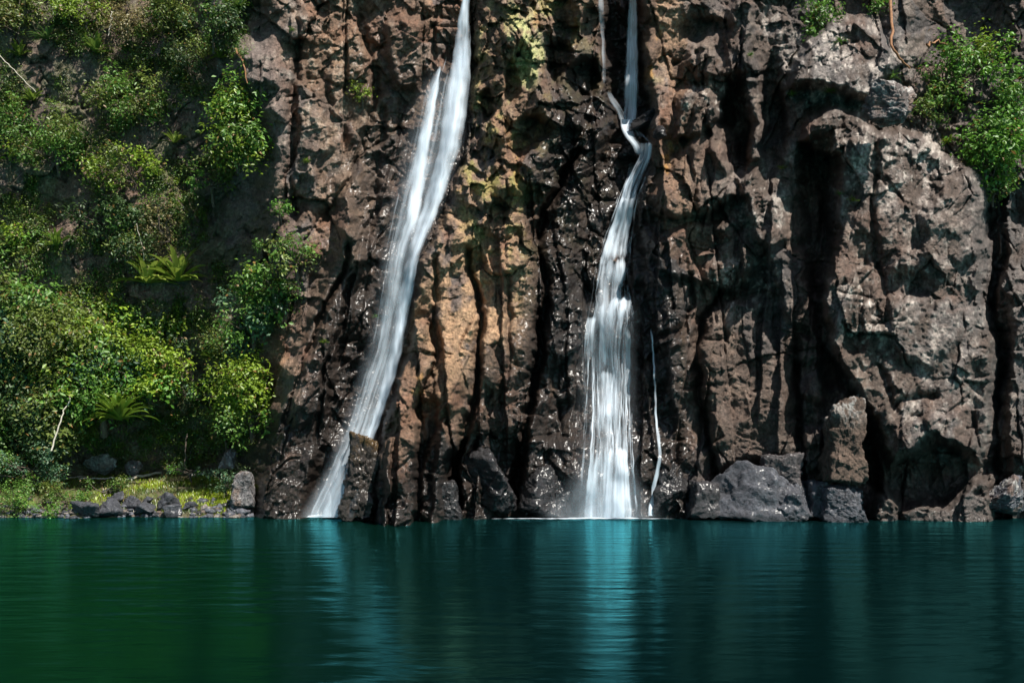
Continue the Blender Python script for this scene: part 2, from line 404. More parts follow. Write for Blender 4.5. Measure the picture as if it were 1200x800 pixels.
# pale lichen on ledges and knuckles
lich = np.clip(.9 * blob(985, 75, 65, 55, .4) + .8 * blob(1050, 190, 90, 50, .5) + .8 * blob(830, 120, 45, 26, .5) + .8 * blob(870, 330, 40, 30, .5) + .7 * blob(890, 235, 30, 40, .5) +
               .25 * blob(1080, 400, 90, 170, .5) + .5 * blob(1020, 380, 20, 40, .5) + .7 * blob(905, 40, 10, 40, .5) + .25 * blob(390, 70, 70, 120, .5) + .6 * blob(1000, 370, 14, 28, .5) + .12 * blob(1050, 300, 200, 330, .3) + .3 * blob(60, 100, 200, 250, .5), 0, 1)
K = mixc(K, GREY * 1.7, np.clip(.7 * blob(985, 72, 66, 52, .4) + .5 * blob(1060, 200, 80, 60, .5) + .35 * blob(1090, 380, 60, 110, .5) + .4 * blob(880, 240, 40, 50, .5), 0, 1) * ss(-.6, .3, n2 + .4 * n3))
K = mixc(K, PALE, lich * ss(.12, .6, n2 * .6 + .7 * n3 + .25 * (smlI - .5)) * .8)
K = mixc(K, PALE * 1.2, lich * ss(.38, .62, fbm(U0 / 4.5, V0 / 9, 3, 130) + .4 * n2) * .9)
K = mixc(K, OCHRE, ss(.3, .7, n4 + .3 * n3) * np.clip(blob(770, 160, 26, 110, .5) + .6 * blob(500, 460, 30, 30, .5) + .5 * blob(790, 420, 12, 100, .5) + .4 * knob, 0, 1) * .8)
earth = ss(.0, 1, shore)
K = mixc(K, lerp(BROWN, GREY, .5), earth * .5)
K *= (1 + .30 * n3 + .22 * fbm(U0 / 3.2, V0 / 3.8, 2, 140) + .35 * (tinI - .5) * .5)[..., None]
wet = np.clip(rzone * 1.0 + leftw * np.exp(-np.clip(e_v - U, 0, 999) / 48.0) * ss(20, 120, V) + ss(500, 585, V + 22 * n2) * .85 * ss(270, 300, U) * (1 - .5 * ss(800, 860, U)) +
              1.0 * blob(690, 330, 72, 270, .4) + .8 * blob(775, 440, 34, 180, .5) + .9 * blob(575, 560, 60, 50, .4) + .8 * blob(508, 560, 24, 60, .4) + .9 * blob(350, 560, 80, 80, .5) + .6 * blob(400, 430, 40, 90, .5) + .5 * blob(600, 470, 60, 60, .5) + .35 * leftw * blob(440, 330, 50, 300, .5), 0, 1)
wet = np.clip(wet * ss(-.9, -.1, n2 + .3) * 1.15, 0, 1)
wet = wet * (1 - .65 * slz * (U > 800))
K = mixc(K, lerp(SLATE, BROWN, .35), wet * .55)
K *= (1 - .80 * wet)[..., None]
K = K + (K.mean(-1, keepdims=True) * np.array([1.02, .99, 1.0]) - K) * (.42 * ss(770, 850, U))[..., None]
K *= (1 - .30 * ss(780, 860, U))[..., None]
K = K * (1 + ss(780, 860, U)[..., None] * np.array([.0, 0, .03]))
K = K * np.array([1.10, 1.0, .88])
K = mixc(K, col(.075, .085, .03), shore * ss(-.3, .3, n2 + .5 * n3) * .55)
K = np.clip(K, .008, .7)

# ------------------------------------------------------------------ mesh helpers
def build_mesh(name, verts, faces, mat, parent=None, smooth=True, attrs=None, uv=None):
    """faces: int array (n,4) or (n,3) or list; one mesh object"""
    me = bpy.data.meshes.new(name)
    verts = np.asarray(verts, np.float32)
    if isinstance(faces, np.ndarray):
        n, k = faces.shape
        me.vertices.add(len(verts)); me.vertices.foreach_set('co', verts.ravel())
        me.loops.add(n * k); me.loops.foreach_set('vertex_index', faces.astype(np.int32).ravel())
        me.polygons.add(n)
        me.polygons.foreach_set('loop_start', np.arange(0, n * k, k, dtype=np.int32))
        me.polygons.foreach_set('loop_total', np.full(n, k, np.int32))
        me.update(calc_edges=True)
        lv = faces.ravel()
    else:
        me.from_pydata([tuple(p) for p in verts], [], faces)
        lv = np.array([i for f in faces for i in f])
    if smooth:
        me.polygons.foreach_set('use_smooth', np.ones(len(me.polygons), bool))
    for an, av in (attrs or {}).items():
        av = np.asarray(av, np.float32)
        if av.ndim == 2:
            at = me.attributes.new(an, 'FLOAT_COLOR', 'POINT')
            at.data.foreach_set('color', np.concatenate([av, np.ones((len(av), 1), np.float32)], 1).ravel())
        else:
            at = me.attributes.new(an, 'FLOAT', 'POINT')
            at.data.foreach_set('value', av)
    if uv is not None:
        ul = me.uv_layers.new(name='UVMap')
        ul.data.foreach_set('uv', np.asarray(uv, np.float32)[lv].ravel())
    me.materials.append(mat)
    o = bpy.data.objects.new(name, me)
    C.objects.link(o)
    if parent is not None:
        o.parent = parent
        # children are built in world space: keep them there
        o.matrix_parent_inverse = parent.matrix_basis.inverted()
    return o

def grid_faces(nr, nc):
    i = np.arange(nr - 1)[:, None] * nc + np.arange(nc - 1)[None, :]
    i = i.ravel()
    return np.stack([i, i + 1, i + nc + 1, i + nc], 1)

def tag(o, label=None, cat=None, group=None, kind=None):
    if label: o['label'] = label
    if cat: o['category'] = cat
    if group: o['group'] = group
    if kind: o['kind'] = kind
    return o

def empty(name, loc):
    o = bpy.data.objects.new(name, None)
    o.empty_display_size = 0.2
    o.location = loc
    C.objects.link(o)
    return o

# ------------------------------------------------------------------ materials
def new_mat(name):
    m = bpy.data.materials.new(name); m.use_nodes = True
    t = m.node_tree
    return m, t, t.nodes, t.links, t.nodes['Principled BSDF']

def mk_rock():
    m, t, N, L, b = new_mat('weathered_basalt')
    a = N.new('ShaderNodeAttribute'); a.attribute_name = 'col'
    w = N.new('ShaderNodeAttribute'); w.attribute_name = 'wet'
    tc = N.new('ShaderNodeTexCoord')
    n = N.new('ShaderNodeTexNoise'); n.inputs['Scale'].default_value = 9; n.inputs['Detail'].default_value = 8; n.inputs['Roughness'].default_value = .65
    n2 = N.new('ShaderNodeTexNoise'); n2.inputs['Scale'].default_value = 22; n2.inputs['Detail'].default_value = 6; n2.inputs['Roughness'].default_value = .7
    L.new(tc.outputs['Object'], n.inputs['Vector']); L.new(tc.outputs['Object'], n2.inputs['Vector'])
    mr = N.new('ShaderNodeMapRange'); mr.inputs['From Min'].default_value = .3; mr.inputs['From Max'].default_value = .7
    mr.inputs['To Min'].default_value = .38; mr.inputs['To Max'].default_value = 1.65
    L.new(n.outputs['Fac'], mr.inputs['Value'])
    mx = N.new('ShaderNodeVectorMath'); mx.operation = 'SCALE'
    L.new(a.outputs['Color'], mx.inputs[0]); L.new(mr.outputs['Result'], mx.inputs['Scale'])
    L.new(mx.outputs['Vector'], b.inputs['Base Color'])
    r = N.new('ShaderNodeMapRange'); r.inputs['To Min'].default_value = .70; r.inputs['To Max'].default_value = .5
    L.new(w.outputs['Fac'], r.inputs['Value'])
    ra = N.new('ShaderNodeMath'); ra.operation = 'MULTIPLY_ADD'; ra.inputs[1].default_value = .25
    L.new(n2.outputs['Fac'], ra.inputs[0])
    sb = N.new('ShaderNodeMath'); sb.operation = 'SUBTRACT'; sb.inputs[1].default_value = .12
    L.new(r.outputs['Result'], sb.inputs[0]); L.new(sb.outputs['Value'], ra.inputs[2])
    L.new(ra.outputs['Value'], b.inputs['Roughness'])
    sp = N.new('ShaderNodeMapRange'); sp.inputs['To Min'].default_value = .3; sp.inputs['To Max'].default_value = .2
    L.new(w.outputs['Fac'], sp.inputs['Value']); L.new(sp.outputs['Result'], b.inputs['Specular IOR Level'])
    ad = N.new('ShaderNodeMath'); ad.operation = 'MULTIPLY_ADD'; ad.inputs[1].default_value = .5
    L.new(n2.outputs['Fac'], ad.inputs[0]); L.new(n.outputs['Fac'], ad.inputs[2])
    cw = N.new('ShaderNodeMath'); cw.operation = 'MULTIPLY'; cw.inputs[1].default_value = .5; cw.use_clamp = True
    L.new(w.outputs['Fac'], cw.inputs[0]); L.new(cw.outputs[0], b.inputs['Coat Weight'])
    b.inputs['Coat Roughness'].default_value = .27
    b.inputs['Coat IOR'].default_value = 1.5
    n3 = N.new('ShaderNodeTexNoise'); n3.inputs['Scale'].default_value = 3.5; n3.inputs['Detail'].default_value = 2; n3.inputs['Roughness'].default_value = .6
    L.new(tc.outputs['Object'], n3.inputs['Vector'])
    b2 = N.new('ShaderNodeBump'); b2.inputs['Strength'].default_value = 1; b2.inputs['Distance'].default_value = .05
    L.new(n3.outputs['Fac'], b2.inputs['Height']); L.new(b2.outputs['Normal'], b.inputs['Coat Normal'])
    bp = N.new('ShaderNodeBump'); bp.inputs['Strength'].default_value = .9; bp.inputs['Distance'].default_value = .11
    L.new(ad.outputs['Value'], bp.inputs['Height']); L.new(bp.outputs['Normal'], b.inputs['Normal'])
    return m
M_ROCK = mk_rock()

def mk_leaf(name, rough=.45, trans=.35):
    m, t, N, L, b = new_mat(name)
    a = N.new('ShaderNodeAttribute'); a.attribute_name = 'col'
    L.new(a.outputs['Color'], b.inputs['Base Color'])
    b.inputs['Roughness'].default_value = rough
    b.inputs['Specular IOR Level'].default_value = .45
    tr = N.new('ShaderNodeBsdfTranslucent')
    L.new(a.outputs['Color'], tr.inputs['Color'])
    mx = N.new('ShaderNodeMixShader'); mx.inputs[0].default_value = trans
    L.new(b.outputs[0], mx.inputs[1]); L.new(tr.outputs[0], mx.inputs[2])
    L.new(mx.outputs[0], N['Material Output'].inputs['Surface'])
    return m
M_LEAF = mk_leaf('green_leaves')
M_BLADE = mk_leaf('strap_leaves', .35, .3)

def mk_bark(name, c1, c2):
    m, t, N, L, b = new_mat(name)
    tc = N.new('ShaderNodeTexCoord')
    n = N.new('ShaderNodeTexNoise'); n.inputs['Scale'].default_value = 14; n.inputs['Detail'].default_value = 5
    r = N.new('ShaderNodeValToRGB'); r.color_ramp.elements[0].color = (*c1, 1); r.color_ramp.elements[1].color = (*c2, 1)
    r.color_ramp.elements[0].position = .3; r.color_ramp.elements[1].position = .7
    L.new(tc.outputs['Object'], n.inputs['Vector']); L.new(n.outputs['Fac'], r.inputs[0]); L.new(r.outputs[0], b.inputs['Base Color'])
    b.inputs['Roughness'].default_value = .85
    return m
M_BARK = mk_bark('brown_bark', (.05, .035, .025), (.13, .10, .075))
M_PALEWOOD = mk_bark('bleached_wood', (.32, .28, .22), (.55, .50, .42))
M_ROOT = mk_bark('reddish_root', (.16, .07, .03), (.30, .15, .07))

def mk_water():
    m, t, N, L, b = new_mat('deep_green_water')
    tc = N.new('ShaderNodeTexCoord')
    mp = N.new('ShaderNodeMapping'); mp.inputs['Scale'].default_value = (.5, 1.5, 1)
    n = N.new('ShaderNodeTexNoise'); n.inputs['Scale'].default_value = 1.0; n.inputs['Detail'].default_value = 4; n.inputs['Roughness'].default_value = .5
    L.new(tc.outputs['Object'], mp.inputs['Vector']); L.new(mp.outputs[0], n.inputs['Vector'])
    bp = N.new('ShaderNodeBump'); bp.inputs['Strength'].default_value = 1; bp.inputs['Distance'].default_value = .10
    pn = N.new('ShaderNodeTexNoise'); pn.inputs['Scale'].default_value = .14; pn.inputs['Detail'].default_value = 2
    L.new(tc.outputs['Object'], pn.inputs['Vector'])
    pm = N.new('ShaderNodeMapRange'); pm.inputs['From Min'].default_value = .38; pm.inputs['From Max'].default_value = .66; pm.inputs['To Min'].default_value = .2; pm.inputs['To Max'].default_value = 1.0
    L.new(pn.outputs['Fac'], pm.inputs['Value']); L.new(pm.outputs['Result'], bp.inputs['Strength'])
    L.new(n.outputs['Fac'], bp.inputs['Height'])
    # water colour: greener left with foliage reflection painted in, bluer below the falls
    sx = N.new('ShaderNodeSeparateXYZ'); L.new(tc.outputs['Object'], sx.inputs[0])
    mr = N.new('ShaderNodeMapRange'); mr.inputs['From Min'].default_value = -7; mr.inputs['From Max'].default_value = 0
    L.new(sx.outputs['X'], mr.inputs['Value'])
    cm = N.new('ShaderNodeMix'); cm.data_type = 'RGBA'
    L.new(mr.outputs['Result'], cm.inputs['Factor'])
    cm.inputs[6].default_value = (.0006, .0090, .0026, 1); cm.inputs[7].default_value = (.0005, .0042, .0040, 1)
    df = N.new('ShaderNodeBsdfDiffuse'); L.new(cm.outputs[2], df.inputs['Color'])
    gl = N.new('ShaderNodeBsdfGlossy'); gl.inputs['Color'].default_value = (.15, .70, .76, 1); gl.inputs['Roughness'].default_value = .16
    L.new(bp.outputs['Normal'], gl.inputs['Normal'])
    fr = N.new('ShaderNodeFresnel'); fr.inputs['IOR'].default_value = 1.33
    L.new(bp.outputs['Normal'], fr.inputs['Normal'])
    mx = N.new('ShaderNodeMixShader'); L.new(fr.outputs[0], mx.inputs[0]); L.new(df.outputs[0], mx.inputs[1]); L.new(gl.outputs[0], mx.inputs[2])
    L.new(mx.outputs[0], N['Material Output'].inputs['Surface'])
    N.remove(b)
    return m
M_WATER = mk_water()

def mk_fall(name, density, across=34.0, along=.9, soft=False):
    """silky long-exposure water: streaks that follow the flow"""
    m, t, N, L, b = new_mat(name)
    uv = N.new('ShaderNodeUVMap'); uv.uv_map = 'UVMap'
    mp = N.new('ShaderNodeMapping'); mp.inputs['Scale'].default_value = (across, along, 1)
    n = N.new('ShaderNodeTexNoise'); n.inputs['Scale'].default_value = 1; n.inputs['Detail'].default_value = 3; n.inputs['Roughness'].default_value = .55
    L.new(uv.outputs[0], mp.inputs['Vector']); L.new(mp.outputs[0], n.inputs['Vector'])
    r = N.new('ShaderNodeMapRange'); r.inputs['From Min'].default_value = .34; r.inputs['From Max'].default_value = .72
    L.new(n.outputs['Fac'], r.inputs['Value'])
    d = N.new('ShaderNodeAttribute'); d.attribute_name = 'dens'
    # alpha: only the strongest streaks survive towards the thin edges
    lo = N.new('ShaderNodeTexNoise'); lo.inputs['Scale'].default_value = 1; lo.inputs['Detail'].default_value = 2
    mp2 = N.new('ShaderNodeMapping'); mp2.inputs['Scale'].default_value = (2.2, .7, 1)
    L.new(uv.outputs[0], mp2.inputs['Vector']); L.new(mp2.outputs[0], lo.inputs['Vector'])
    lr_ = N.new('ShaderNodeMapRange'); lr_.inputs['From Min'].default_value = .3; lr_.inputs['From Max'].default_value = .7
    lr_.inputs['To Min'].default_value = .62; lr_.inputs['To Max'].default_value = 1.18
    L.new(lo.outputs['Fac'], lr_.inputs['Value'])
    dm = N.new('ShaderNodeMath'); dm.operation = 'MULTIPLY'; L.new(d.outputs['Fac'], dm.inputs[0]); L.new(lr_.outputs['Result'], dm.inputs[1])
    a1 = N.new('ShaderNodeMath'); a1.operation = 'MULTIPLY_ADD'; a1.inputs[1].default_value = 1.45
    L.new(dm.outputs[0], a1.inputs[0]); L.new(r.outputs['Result'], a1.inputs[2])
    a2 = N.new('ShaderNodeMath'); a2.operation = 'SUBTRACT'; a2.inputs[1].default_value = .95; a2.use_clamp = True
    L.new(a1.outputs[0], a2.inputs[0])
    a3 = N.new('ShaderNodeMath'); a3.operation = 'MULTIPLY'; a3.inputs[1].default_value = density; a3.use_clamp = True
    if soft:                                        # spray: no streak edges, only a drifting density
        a2.operation = 'MULTIPLY_ADD'; a2.inputs[1].default_value = .5; a2.inputs[2].default_value = .5
        L.new(r.outputs['Result'], a2.inputs[0])
        a4 = N.new('ShaderNodeMath'); a4.operation = 'MULTIPLY'
        L.new(a2.outputs[0], a4.inputs[0]); L.new(dm.outputs[0], a4.inputs[1]); L.new(a4.outputs[0], a3.inputs[0])
    else:
        L.new(a2.outputs[0], a3.inputs[0])
    b.inputs['Base Color'].default_value = (.70, .79, .88, 1)
    b.inputs['Roughness'].default_value = .5
    b.inputs['Specular IOR Level'].default_value = .3
    trl = N.new('ShaderNodeBsdfTranslucent'); trl.inputs['Color'].default_value = (.80, .88, .95, 1)
    m1 = N.new('ShaderNodeMixShader'); m1.inputs[0].default_value = .22
    L.new(b.outputs[0], m1.inputs[1]); L.new(trl.outputs[0], m1.inputs[2])
    tp = N.new('ShaderNodeBsdfTransparent')
    m2 = N.new('ShaderNodeMixShader')
    L.new(a3.outputs[0], m2.inputs[0]); L.new(tp.outputs[0], m2.inputs[1]); L.new(m1.outputs[0], m2.inputs[2])
    L.new(m2.outputs[0], N['Material Output'].inputs['Surface'])
    return m
M_FALL = mk_fall('white_falling_water', .9, 4.5, .09)
M_SILK = mk_fall('silky_white_water', .92, 2.4, .07)
M_VEIL = mk_fall('thin_water_veil', .56, 5, .1)
M_MIST = mk_fall('fine_spray', .30, .7, .2, True)
M_STRAND = mk_fall('water_strand', .75, 3, .2)
M_FOAM = mk_fall('foam', 1.0, 2.2, 5.0)

# ------------------------------------------------------------------ setting: cliff, water, bank
nr, nc = U.shape
cv = P(U0, V0, Yc)
# the top of the cliff runs back to a plateau
back = cv[0:1].copy(); plate = []
for k, dy in enumerate((30.0, 12.0, 4.0)):
    r = back.copy(); r[..., 1] += dy; r[..., 2] = back[..., 2] + .5 + .06 * dy + fbm(r[..., 0] / 6, r[..., 1] / 6, 3, 9) * .8
    plate.append(r)
cvv = np.concatenate(plate + [cv], 0)
kk = np.concatenate([np.repeat(K[0:1], 3, 0), K], 0); ww = np.concatenate([np.zeros((3, nc)), wet], 0)
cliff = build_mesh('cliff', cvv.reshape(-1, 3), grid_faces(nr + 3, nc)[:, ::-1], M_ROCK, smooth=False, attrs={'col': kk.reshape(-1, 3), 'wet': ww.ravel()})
tag(cliff, 'dark brown and grey fractured basalt cliff behind the pool', kind='structure')

def fidx(arr, x):
    x = np.clip(x, arr[0], arr[-1] - 1e-6)
    i = np.clip(np.searchsorted(arr, x, side='right') - 1, 0, len(arr) - 2)
    return i, (x - arr[i]) / (arr[i + 1] - arr[i])

def sample(A, u, v):
    u = np.asarray(u, float); v = np.asarray(v, float)
    i, fu = fidx(GU, u); j, fv = fidx(GV, v)
    return (A[j, i] * (1 - fu) + A[j, i + 1] * fu) * (1 - fv) + (A[j + 1, i] * (1 - fu) + A[j + 1, i + 1] * fu) * fv

def shift_min(A, k, ax):
    B = A.copy()
    for s in range(1, k + 1):
        for sg in (-1, 1):
            B = np.minimum(B, np.roll(A, s * sg, ax))
    return B
def box(A, k, ax):
    B = np.zeros_like(A)
    for s in range(-k, k + 1):
        B += np.roll(A, s, ax)
    return B / (2 * k + 1)
Yn = shift_min(shift_min(Yc, 2, 0), 2, 1)
Yn = box(box(box(Yn, 3, 0), 3, 1), 3, 0)          # a smooth skin just in front of the rock

def at(u, v, off=0.0):
    """a point on the cliff face (off metres in front of it)"""
    y = float(sample(Yn, u, v)) - off
    return Vector(((u - CX) / FPX * y, y, CAM_H + (HOR - v) / FPX * y))

wv = np.array([(-400, -300, 0), (400, -300, 0), (400, 75, 0), (-400, 75, 0)], float)
water = build_mesh('water', wv, np.array([[0, 1, 2, 3]]), M_WATER, smooth=False)
tag(water, 'still deep green pool below the waterfalls', kind='structure')
bed = build_mesh('ground', wv * np.array([1.0, 1.0, 0]) + np.array([0, 0, -4.0]), np.array([[0, 1, 2, 3]]), M_BARK, smooth=False)
tag(bed, 'dark bed under the pool', kind='structure')

def mk_soil():
    m, t, N, L, b = new_mat('mossy_soil')
    tc = N.new('ShaderNodeTexCoord')
    n = N.new('ShaderNodeTexNoise'); n.inputs['Scale'].default_value = 1.1; n.inputs['Detail'].default_value = 8; n.inputs['Roughness'].default_value = .65
    r = N.new('ShaderNodeValToRGB'); cr = r.color_ramp
    cr.elements[0].position = .32; cr.elements[0].color = (.06, .045, .03, 1)
    cr.elements[1].position = .7; cr.elements[1].color = (.10, .14, .02, 1)
    e = cr.elements.new(.5); e.color = (.065, .06, .025, 1)
    L.new(tc.outputs['Object'], n.inputs['Vector']); L.new(n.outputs['Fac'], r.inputs[0]); L.new(r.outputs[0], b.inputs['Base Color'])
    b.inputs['Roughness'].default_value = .9
    bp = N.new('ShaderNodeBump'); bp.inputs['Distance'].default_value = .1; L.new(n.outputs['Fac'], bp.inputs['Height']); L.new(bp.outputs[0], b.inputs['Normal'])
    return m
M_SOIL = mk_soil()

def bank_z(X, Yw):
    sh = 39.5 + .5 * gnoise(X * .5, X * 0 + .3, 5) + .25 * gnoise(X * 1.7, X * 0 + 2.3, 6) + 3.2 * ss(-10.6, -9.0, X)
    t = Yw - sh
    z = np.where(t < 0, t * .5, .16 * t + .38 * (1 - np.exp(-t * 1.4)))
    return z + .10 * fbm(X * .8, Yw * .8, 4, 71)
bx_, by_ = np.meshgrid(np.linspace(-34, -8.6, 220), np.linspace(38.2, 52, 150))
bz_ = bank_z(bx_, by_)
bank = build_mesh('bank', np.stack([bx_, by_, bz_], -1).reshape(-1, 3), grid_faces(150, 220), M_SOIL)
tag(bank, 'low mossy bank at the foot of the cliff', kind='structure')

def ground_pt(u, v):
    """where the view ray through photo pixel (u,v) meets the bank"""
    ys = np.linspace(38.6, 50, 600)
    X = (u - CX) / FPX * ys; Z = CAM_H + (HOR - v) / FPX * ys
    d = Z - np.maximum(bank_z(X, ys), 0)
    k = int(np.argmax(d <= 0)) if (d <= 0).any() else len(ys) - 1
    y = ys[k]
    return Vector(((u - CX) / FPX * y, y, max(float(bank_z(np.array(X[k]), np.array(y))), 0)))

# ------------------------------------------------------------------ loose and standing rocks
_ico = {}
def ico(sub):
    if sub not in _ico:
        bm = bmesh.new(); bmesh.ops.create_icosphere(bm, subdivisions=sub, radius=1)
        v = np.array([x.co[:] for x in bm.verts]); f = np.array([[q.index for q in x.verts] for x in bm.faces])
        bm.free(); _ico[sub] = (v, f)
    return _ico[sub]

def rock(label, cu, cv_, ru, rv, y, depth=None, seed=1, colr=GREY, wetv=.0, planes=11, sub=5, p=26, cat='rock', name='rock', group=None, lean=0.0, turn=0.0, topc=None, box_=0.0, bump=1.0):
    """an angular stone filling about ru x rv photo pixels round (cu, cv) at distance y"""
    r = np.random.default_rng(seed)
    d, f = ico(6 if (sub == 5 and max(ru, rv) > 24) else sub)
    n = r.normal(size=(planes, 3)); n /= np.linalg.norm(n, axis=1)[:, None]
    k = .58 + .40 * r.random(planes)
    if box_:
        ax = np.array([(1, 0, 0), (-1, 0, 0), (0, 0, 1), (0, 0, -1), (0, 1, 0), (0, -1, 0)], float) + r.normal(size=(6, 3)) * .12
        ax /= np.linalg.norm(ax, axis=1)[:, None]
        n = np.concatenate([n, ax]); k = np.concatenate([k + .22, box_ * r.uniform(.8, 1.0, 6)])
    q = np.clip(d @ n.T, 0, None) / k
    rad = np.clip((q ** p).sum(1), 1e-6, None) ** (-1 / p)
    v = d * np.clip(rad, .3, 1.5)[:, None]
    v /= np.abs(v).max(0)[None, :]
    low = np.clip(-v[:, 2:3], 0, 1)
    v[:, :2] *= 1 + .75 * low ** 1.5 / (1 + low * 0)          # broad foot, so that no stone hangs over the ground
    v[:, :2] = np.clip(v[:, :2], -1.05, 1.05)
    hx, hz = ru / FPX * y, rv / FPX * y
    hy = depth if depth else .5 * (hx + hz) * .9
    v = v * np.array([hx, hy, hz])
    s = min(hx, hz)
    q3 = v / s
    ns = fbm(q3[:, 0] * 1.3 + seed, q3[:, 2] * 1.3 + q3[:, 1], 4, seed) + fbm(q3[:, 1] * 1.3 + 3, q3[:, 2] * 1.1 + q3[:, 0] * .7, 4, seed + 3)
    fh, fe, fi = facets(q3[:, 0] * 1.6 + q3[:, 1] * .9, q3[:, 2] * 1.6 + q3[:, 1] * .7, seed + 7)
    nf = fbm(q3[:, 0] * 6 + q3[:, 1] * 4, q3[:, 2] * 6 - q3[:, 1] * 3, 3, seed + 9)
    v = v + d * (s * bump * (.07 * ns + .10 * fh + .035 * nf + .085 * facets(q3[:, 0] * 3.1 + q3[:, 1] * 1.7, q3[:, 2] * 3.1 - q3[:, 1] * 1.3, seed + 41)[0] + .035 * facets(q3[:, 0] * 7 + q3[:, 1] * 3, q3[:, 2] * 7 - q3[:, 1] * 4, seed + 43)[0]))[:, None]
    v[:, 0] += lean * v[:, 2]
    c, sn = math.cos(turn), math.sin(turn)
    v = np.stack([v[:, 0] * c - v[:, 1] * sn, v[:, 0] * sn + v[:, 1] * c, v[:, 2]], 1)
    ctr = P(np.array(float(cu)), np.array(float(cv_)), np.array(float(y)))
    base = Vector((ctr[0], ctr[1], ctr[2] - hz))
    v[:, 2] += hz
    cl = np.zeros(v.shape) + colr
    cl = cl * (1 + .35 * ns + .25 * nf + .3 * (fi - .5))[:, None]
    cl = cl + (lerp(RED, TAN, .2) - cl) * (.55 * ss(0, .6, fbm(q3[:, 0] * .9 + seed, q3[:, 2] * .9 - q3[:, 1], 3, seed + 21)))[:, None] * (np.mean(colr) > .09)
    cl = cl + (PALE - cl) * (.5 * ss(.25, .7, nf + .4 * ns))[:, None] * (np.mean(colr) > .09)
    if topc is not None:
        m = ss(-.1, .5, ns + .8 * nf) * ss(.2, .8, d[:, 2])
        cl = cl + (topc - cl) * m[:, None]
    v = v + d * (s * .03 * (wetv > .5) * facets(q3[:, 0] * 4 + q3[:, 1] * 2, q3[:, 2] * 4 - q3[:, 1], seed + 31)[0])[:, None]
    w = np.clip(wetv + .3 * ns * (wetv > 0) + .8 * ss(.35, .0, v[:, 2] + base.z), 0, 1)
    cl = np.clip(cl * (1 - .68 * w)[:, None], .008, .6)
    o = build_mesh(name, v, f, M_ROCK, smooth=False, attrs={'col': cl, 'wet': w})
    o.location = base
    tag(o, label, cat, group or ('boulders along the cliff foot' if cat == 'boulder' and cv_ > 540 else None))
    return o

def yc(u, v):
    return float(sample(Yn, u, v))

DARK = col(.045, .042, .045)
rock('dark wet ochre-stained rock block in front of the left waterfall', 426, 562, 22, 54, 38.6, 1.0, 11, lerp(DARK, OCHRE, .12), .9, box_=.8, bump=1.5, name='rock_block', lean=.13, topc=OCHRE * .8)
rock('big dark wet boulder at the foot of the central buttress, left of the right waterfall', 576, 568, 40, 44, 39.5, 1.3, 12, DARK * 1.1, 1.0, name='boulder', cat='boulder')
rock('low wet boulder directly left of the right waterfall foot', 650, 582, 40, 40, 39.8, 1.2, 13, DARK, 1.0, name='boulder', cat='boulder')
rock('wet dark boulder under the thin strand right of the right waterfall', 784, 566, 26, 46, 39.7, 1.0, 14, DARK, 1.0, name='boulder', cat='boulder')
rock('broad smooth grey boulder at the waterline under the red-brown slab', 868, 588, 62, 50, 39.2, 1.5, 15, SLATE * 1.1, .35, name='boulder', cat='boulder', planes=10, bump=.7)
rock('flatter grey boulder on the waterline between the slab and the buttress', 930, 588, 38, 26, 38.8, 1.1, 16, SLATE * 1.1, .4, name='boulder', cat='boulder')
rock('upright rounded brown rock column left of the big buttress', 988, 518, 21, 54, 38.2, .9, 17, BROWN * .85, 0, box_=.85, name='rock_column', cat='rock column', bump=1.3, topc=PALE * .6)
rock('small stacked grey rock at the foot of the rounded brown column', 985, 588, 24, 28, 38.1, .9, 18, SLATE, .3, name='boulder', cat='boulder', box_=.85)
rock('rounded knobbly boulder perched on top of the big right buttress', 1047, 124, 33, 30, 37.6, 1.1, 19, lerp(GREY, BROWN, .5), 0, name='boulder', cat='boulder', topc=PALE * .8, bump=1.4)
rock('grey lichen-spotted boulder at the waterline at the right edge of the cliff', 1176, 584, 24, 28, 38.6, .9, 20, SLATE * 1.3, .2, name='boulder', cat='boulder', topc=PALE)
rock('black wet boulder splitting the right waterfall at its upper ledge', 759, 141, 19, 12, yc(757, 143) - .1, .6, 21, DARK, .95, name='boulder', cat='boulder')
rock('upright grey rock at the water edge between the bank and the left waterfall', 287, 574, 12, 26, 40.2, .7, 22, GREY * .75, .1, box_=.8, name='rock_block')
rock('pale lichen-covered boulder under the lower strap-leaved plant', 120, 542, 22, 14, 46.0, .9, 23, lerp(GREY, PALE, .3), 0, name='boulder', cat='boulder', topc=PALE)
rock('small grey boulder standing on the bank right of the pale boulder', 156, 549, 13, 10, 45.0, .5, 24, GREY, 0, name='boulder', cat='boulder')
rock('tilted grey slab at the cliff foot under the bright yellow-green shrub', 270, 537, 11, 13, 43.6, .5, 25, GREY * 1.1, 0, name='boulder', cat='boulder')
rock('angular dark block wedged behind the flatter grey boulder, under the slab corner', 912, 560, 26, 30, 39.4, .9, 31, lerp(BROWN, SLATE, .6), .3, name='boulder', cat='boulder', box_=.8)
rock('dark cracked block at the waterline between the flatter boulder and the stacked rock', 958, 586, 18, 24, 38.8, .8, 32, SLATE, .4, name='boulder', cat='boulder', box_=.8)
rock('wet angular block at the waterline left of the broad smooth boulder', 826, 586, 20, 24, 39.0, .8, 33, DARK * 1.5, .7, name='boulder', cat='boulder', box_=.8)
rock('black wet block between the two dark pillars right of the left waterfall foot', 522, 588, 18, 26, 39.2, .8, 34, DARK, .85, name='boulder', cat='boulder', box_=.8)
rock('small black wet rock under the kink of the right waterfall', 736, 178, 11, 10, yc(738, 178) - .35, .4, 35, DARK, .95, name='boulder', cat='boulder')
rock('small black wet rock at the right lip of the right waterfall kink', 771, 158, 9, 11, yc(771, 158) - .35, .4, 36, DARK, .95, name='boulder', cat='boulder')
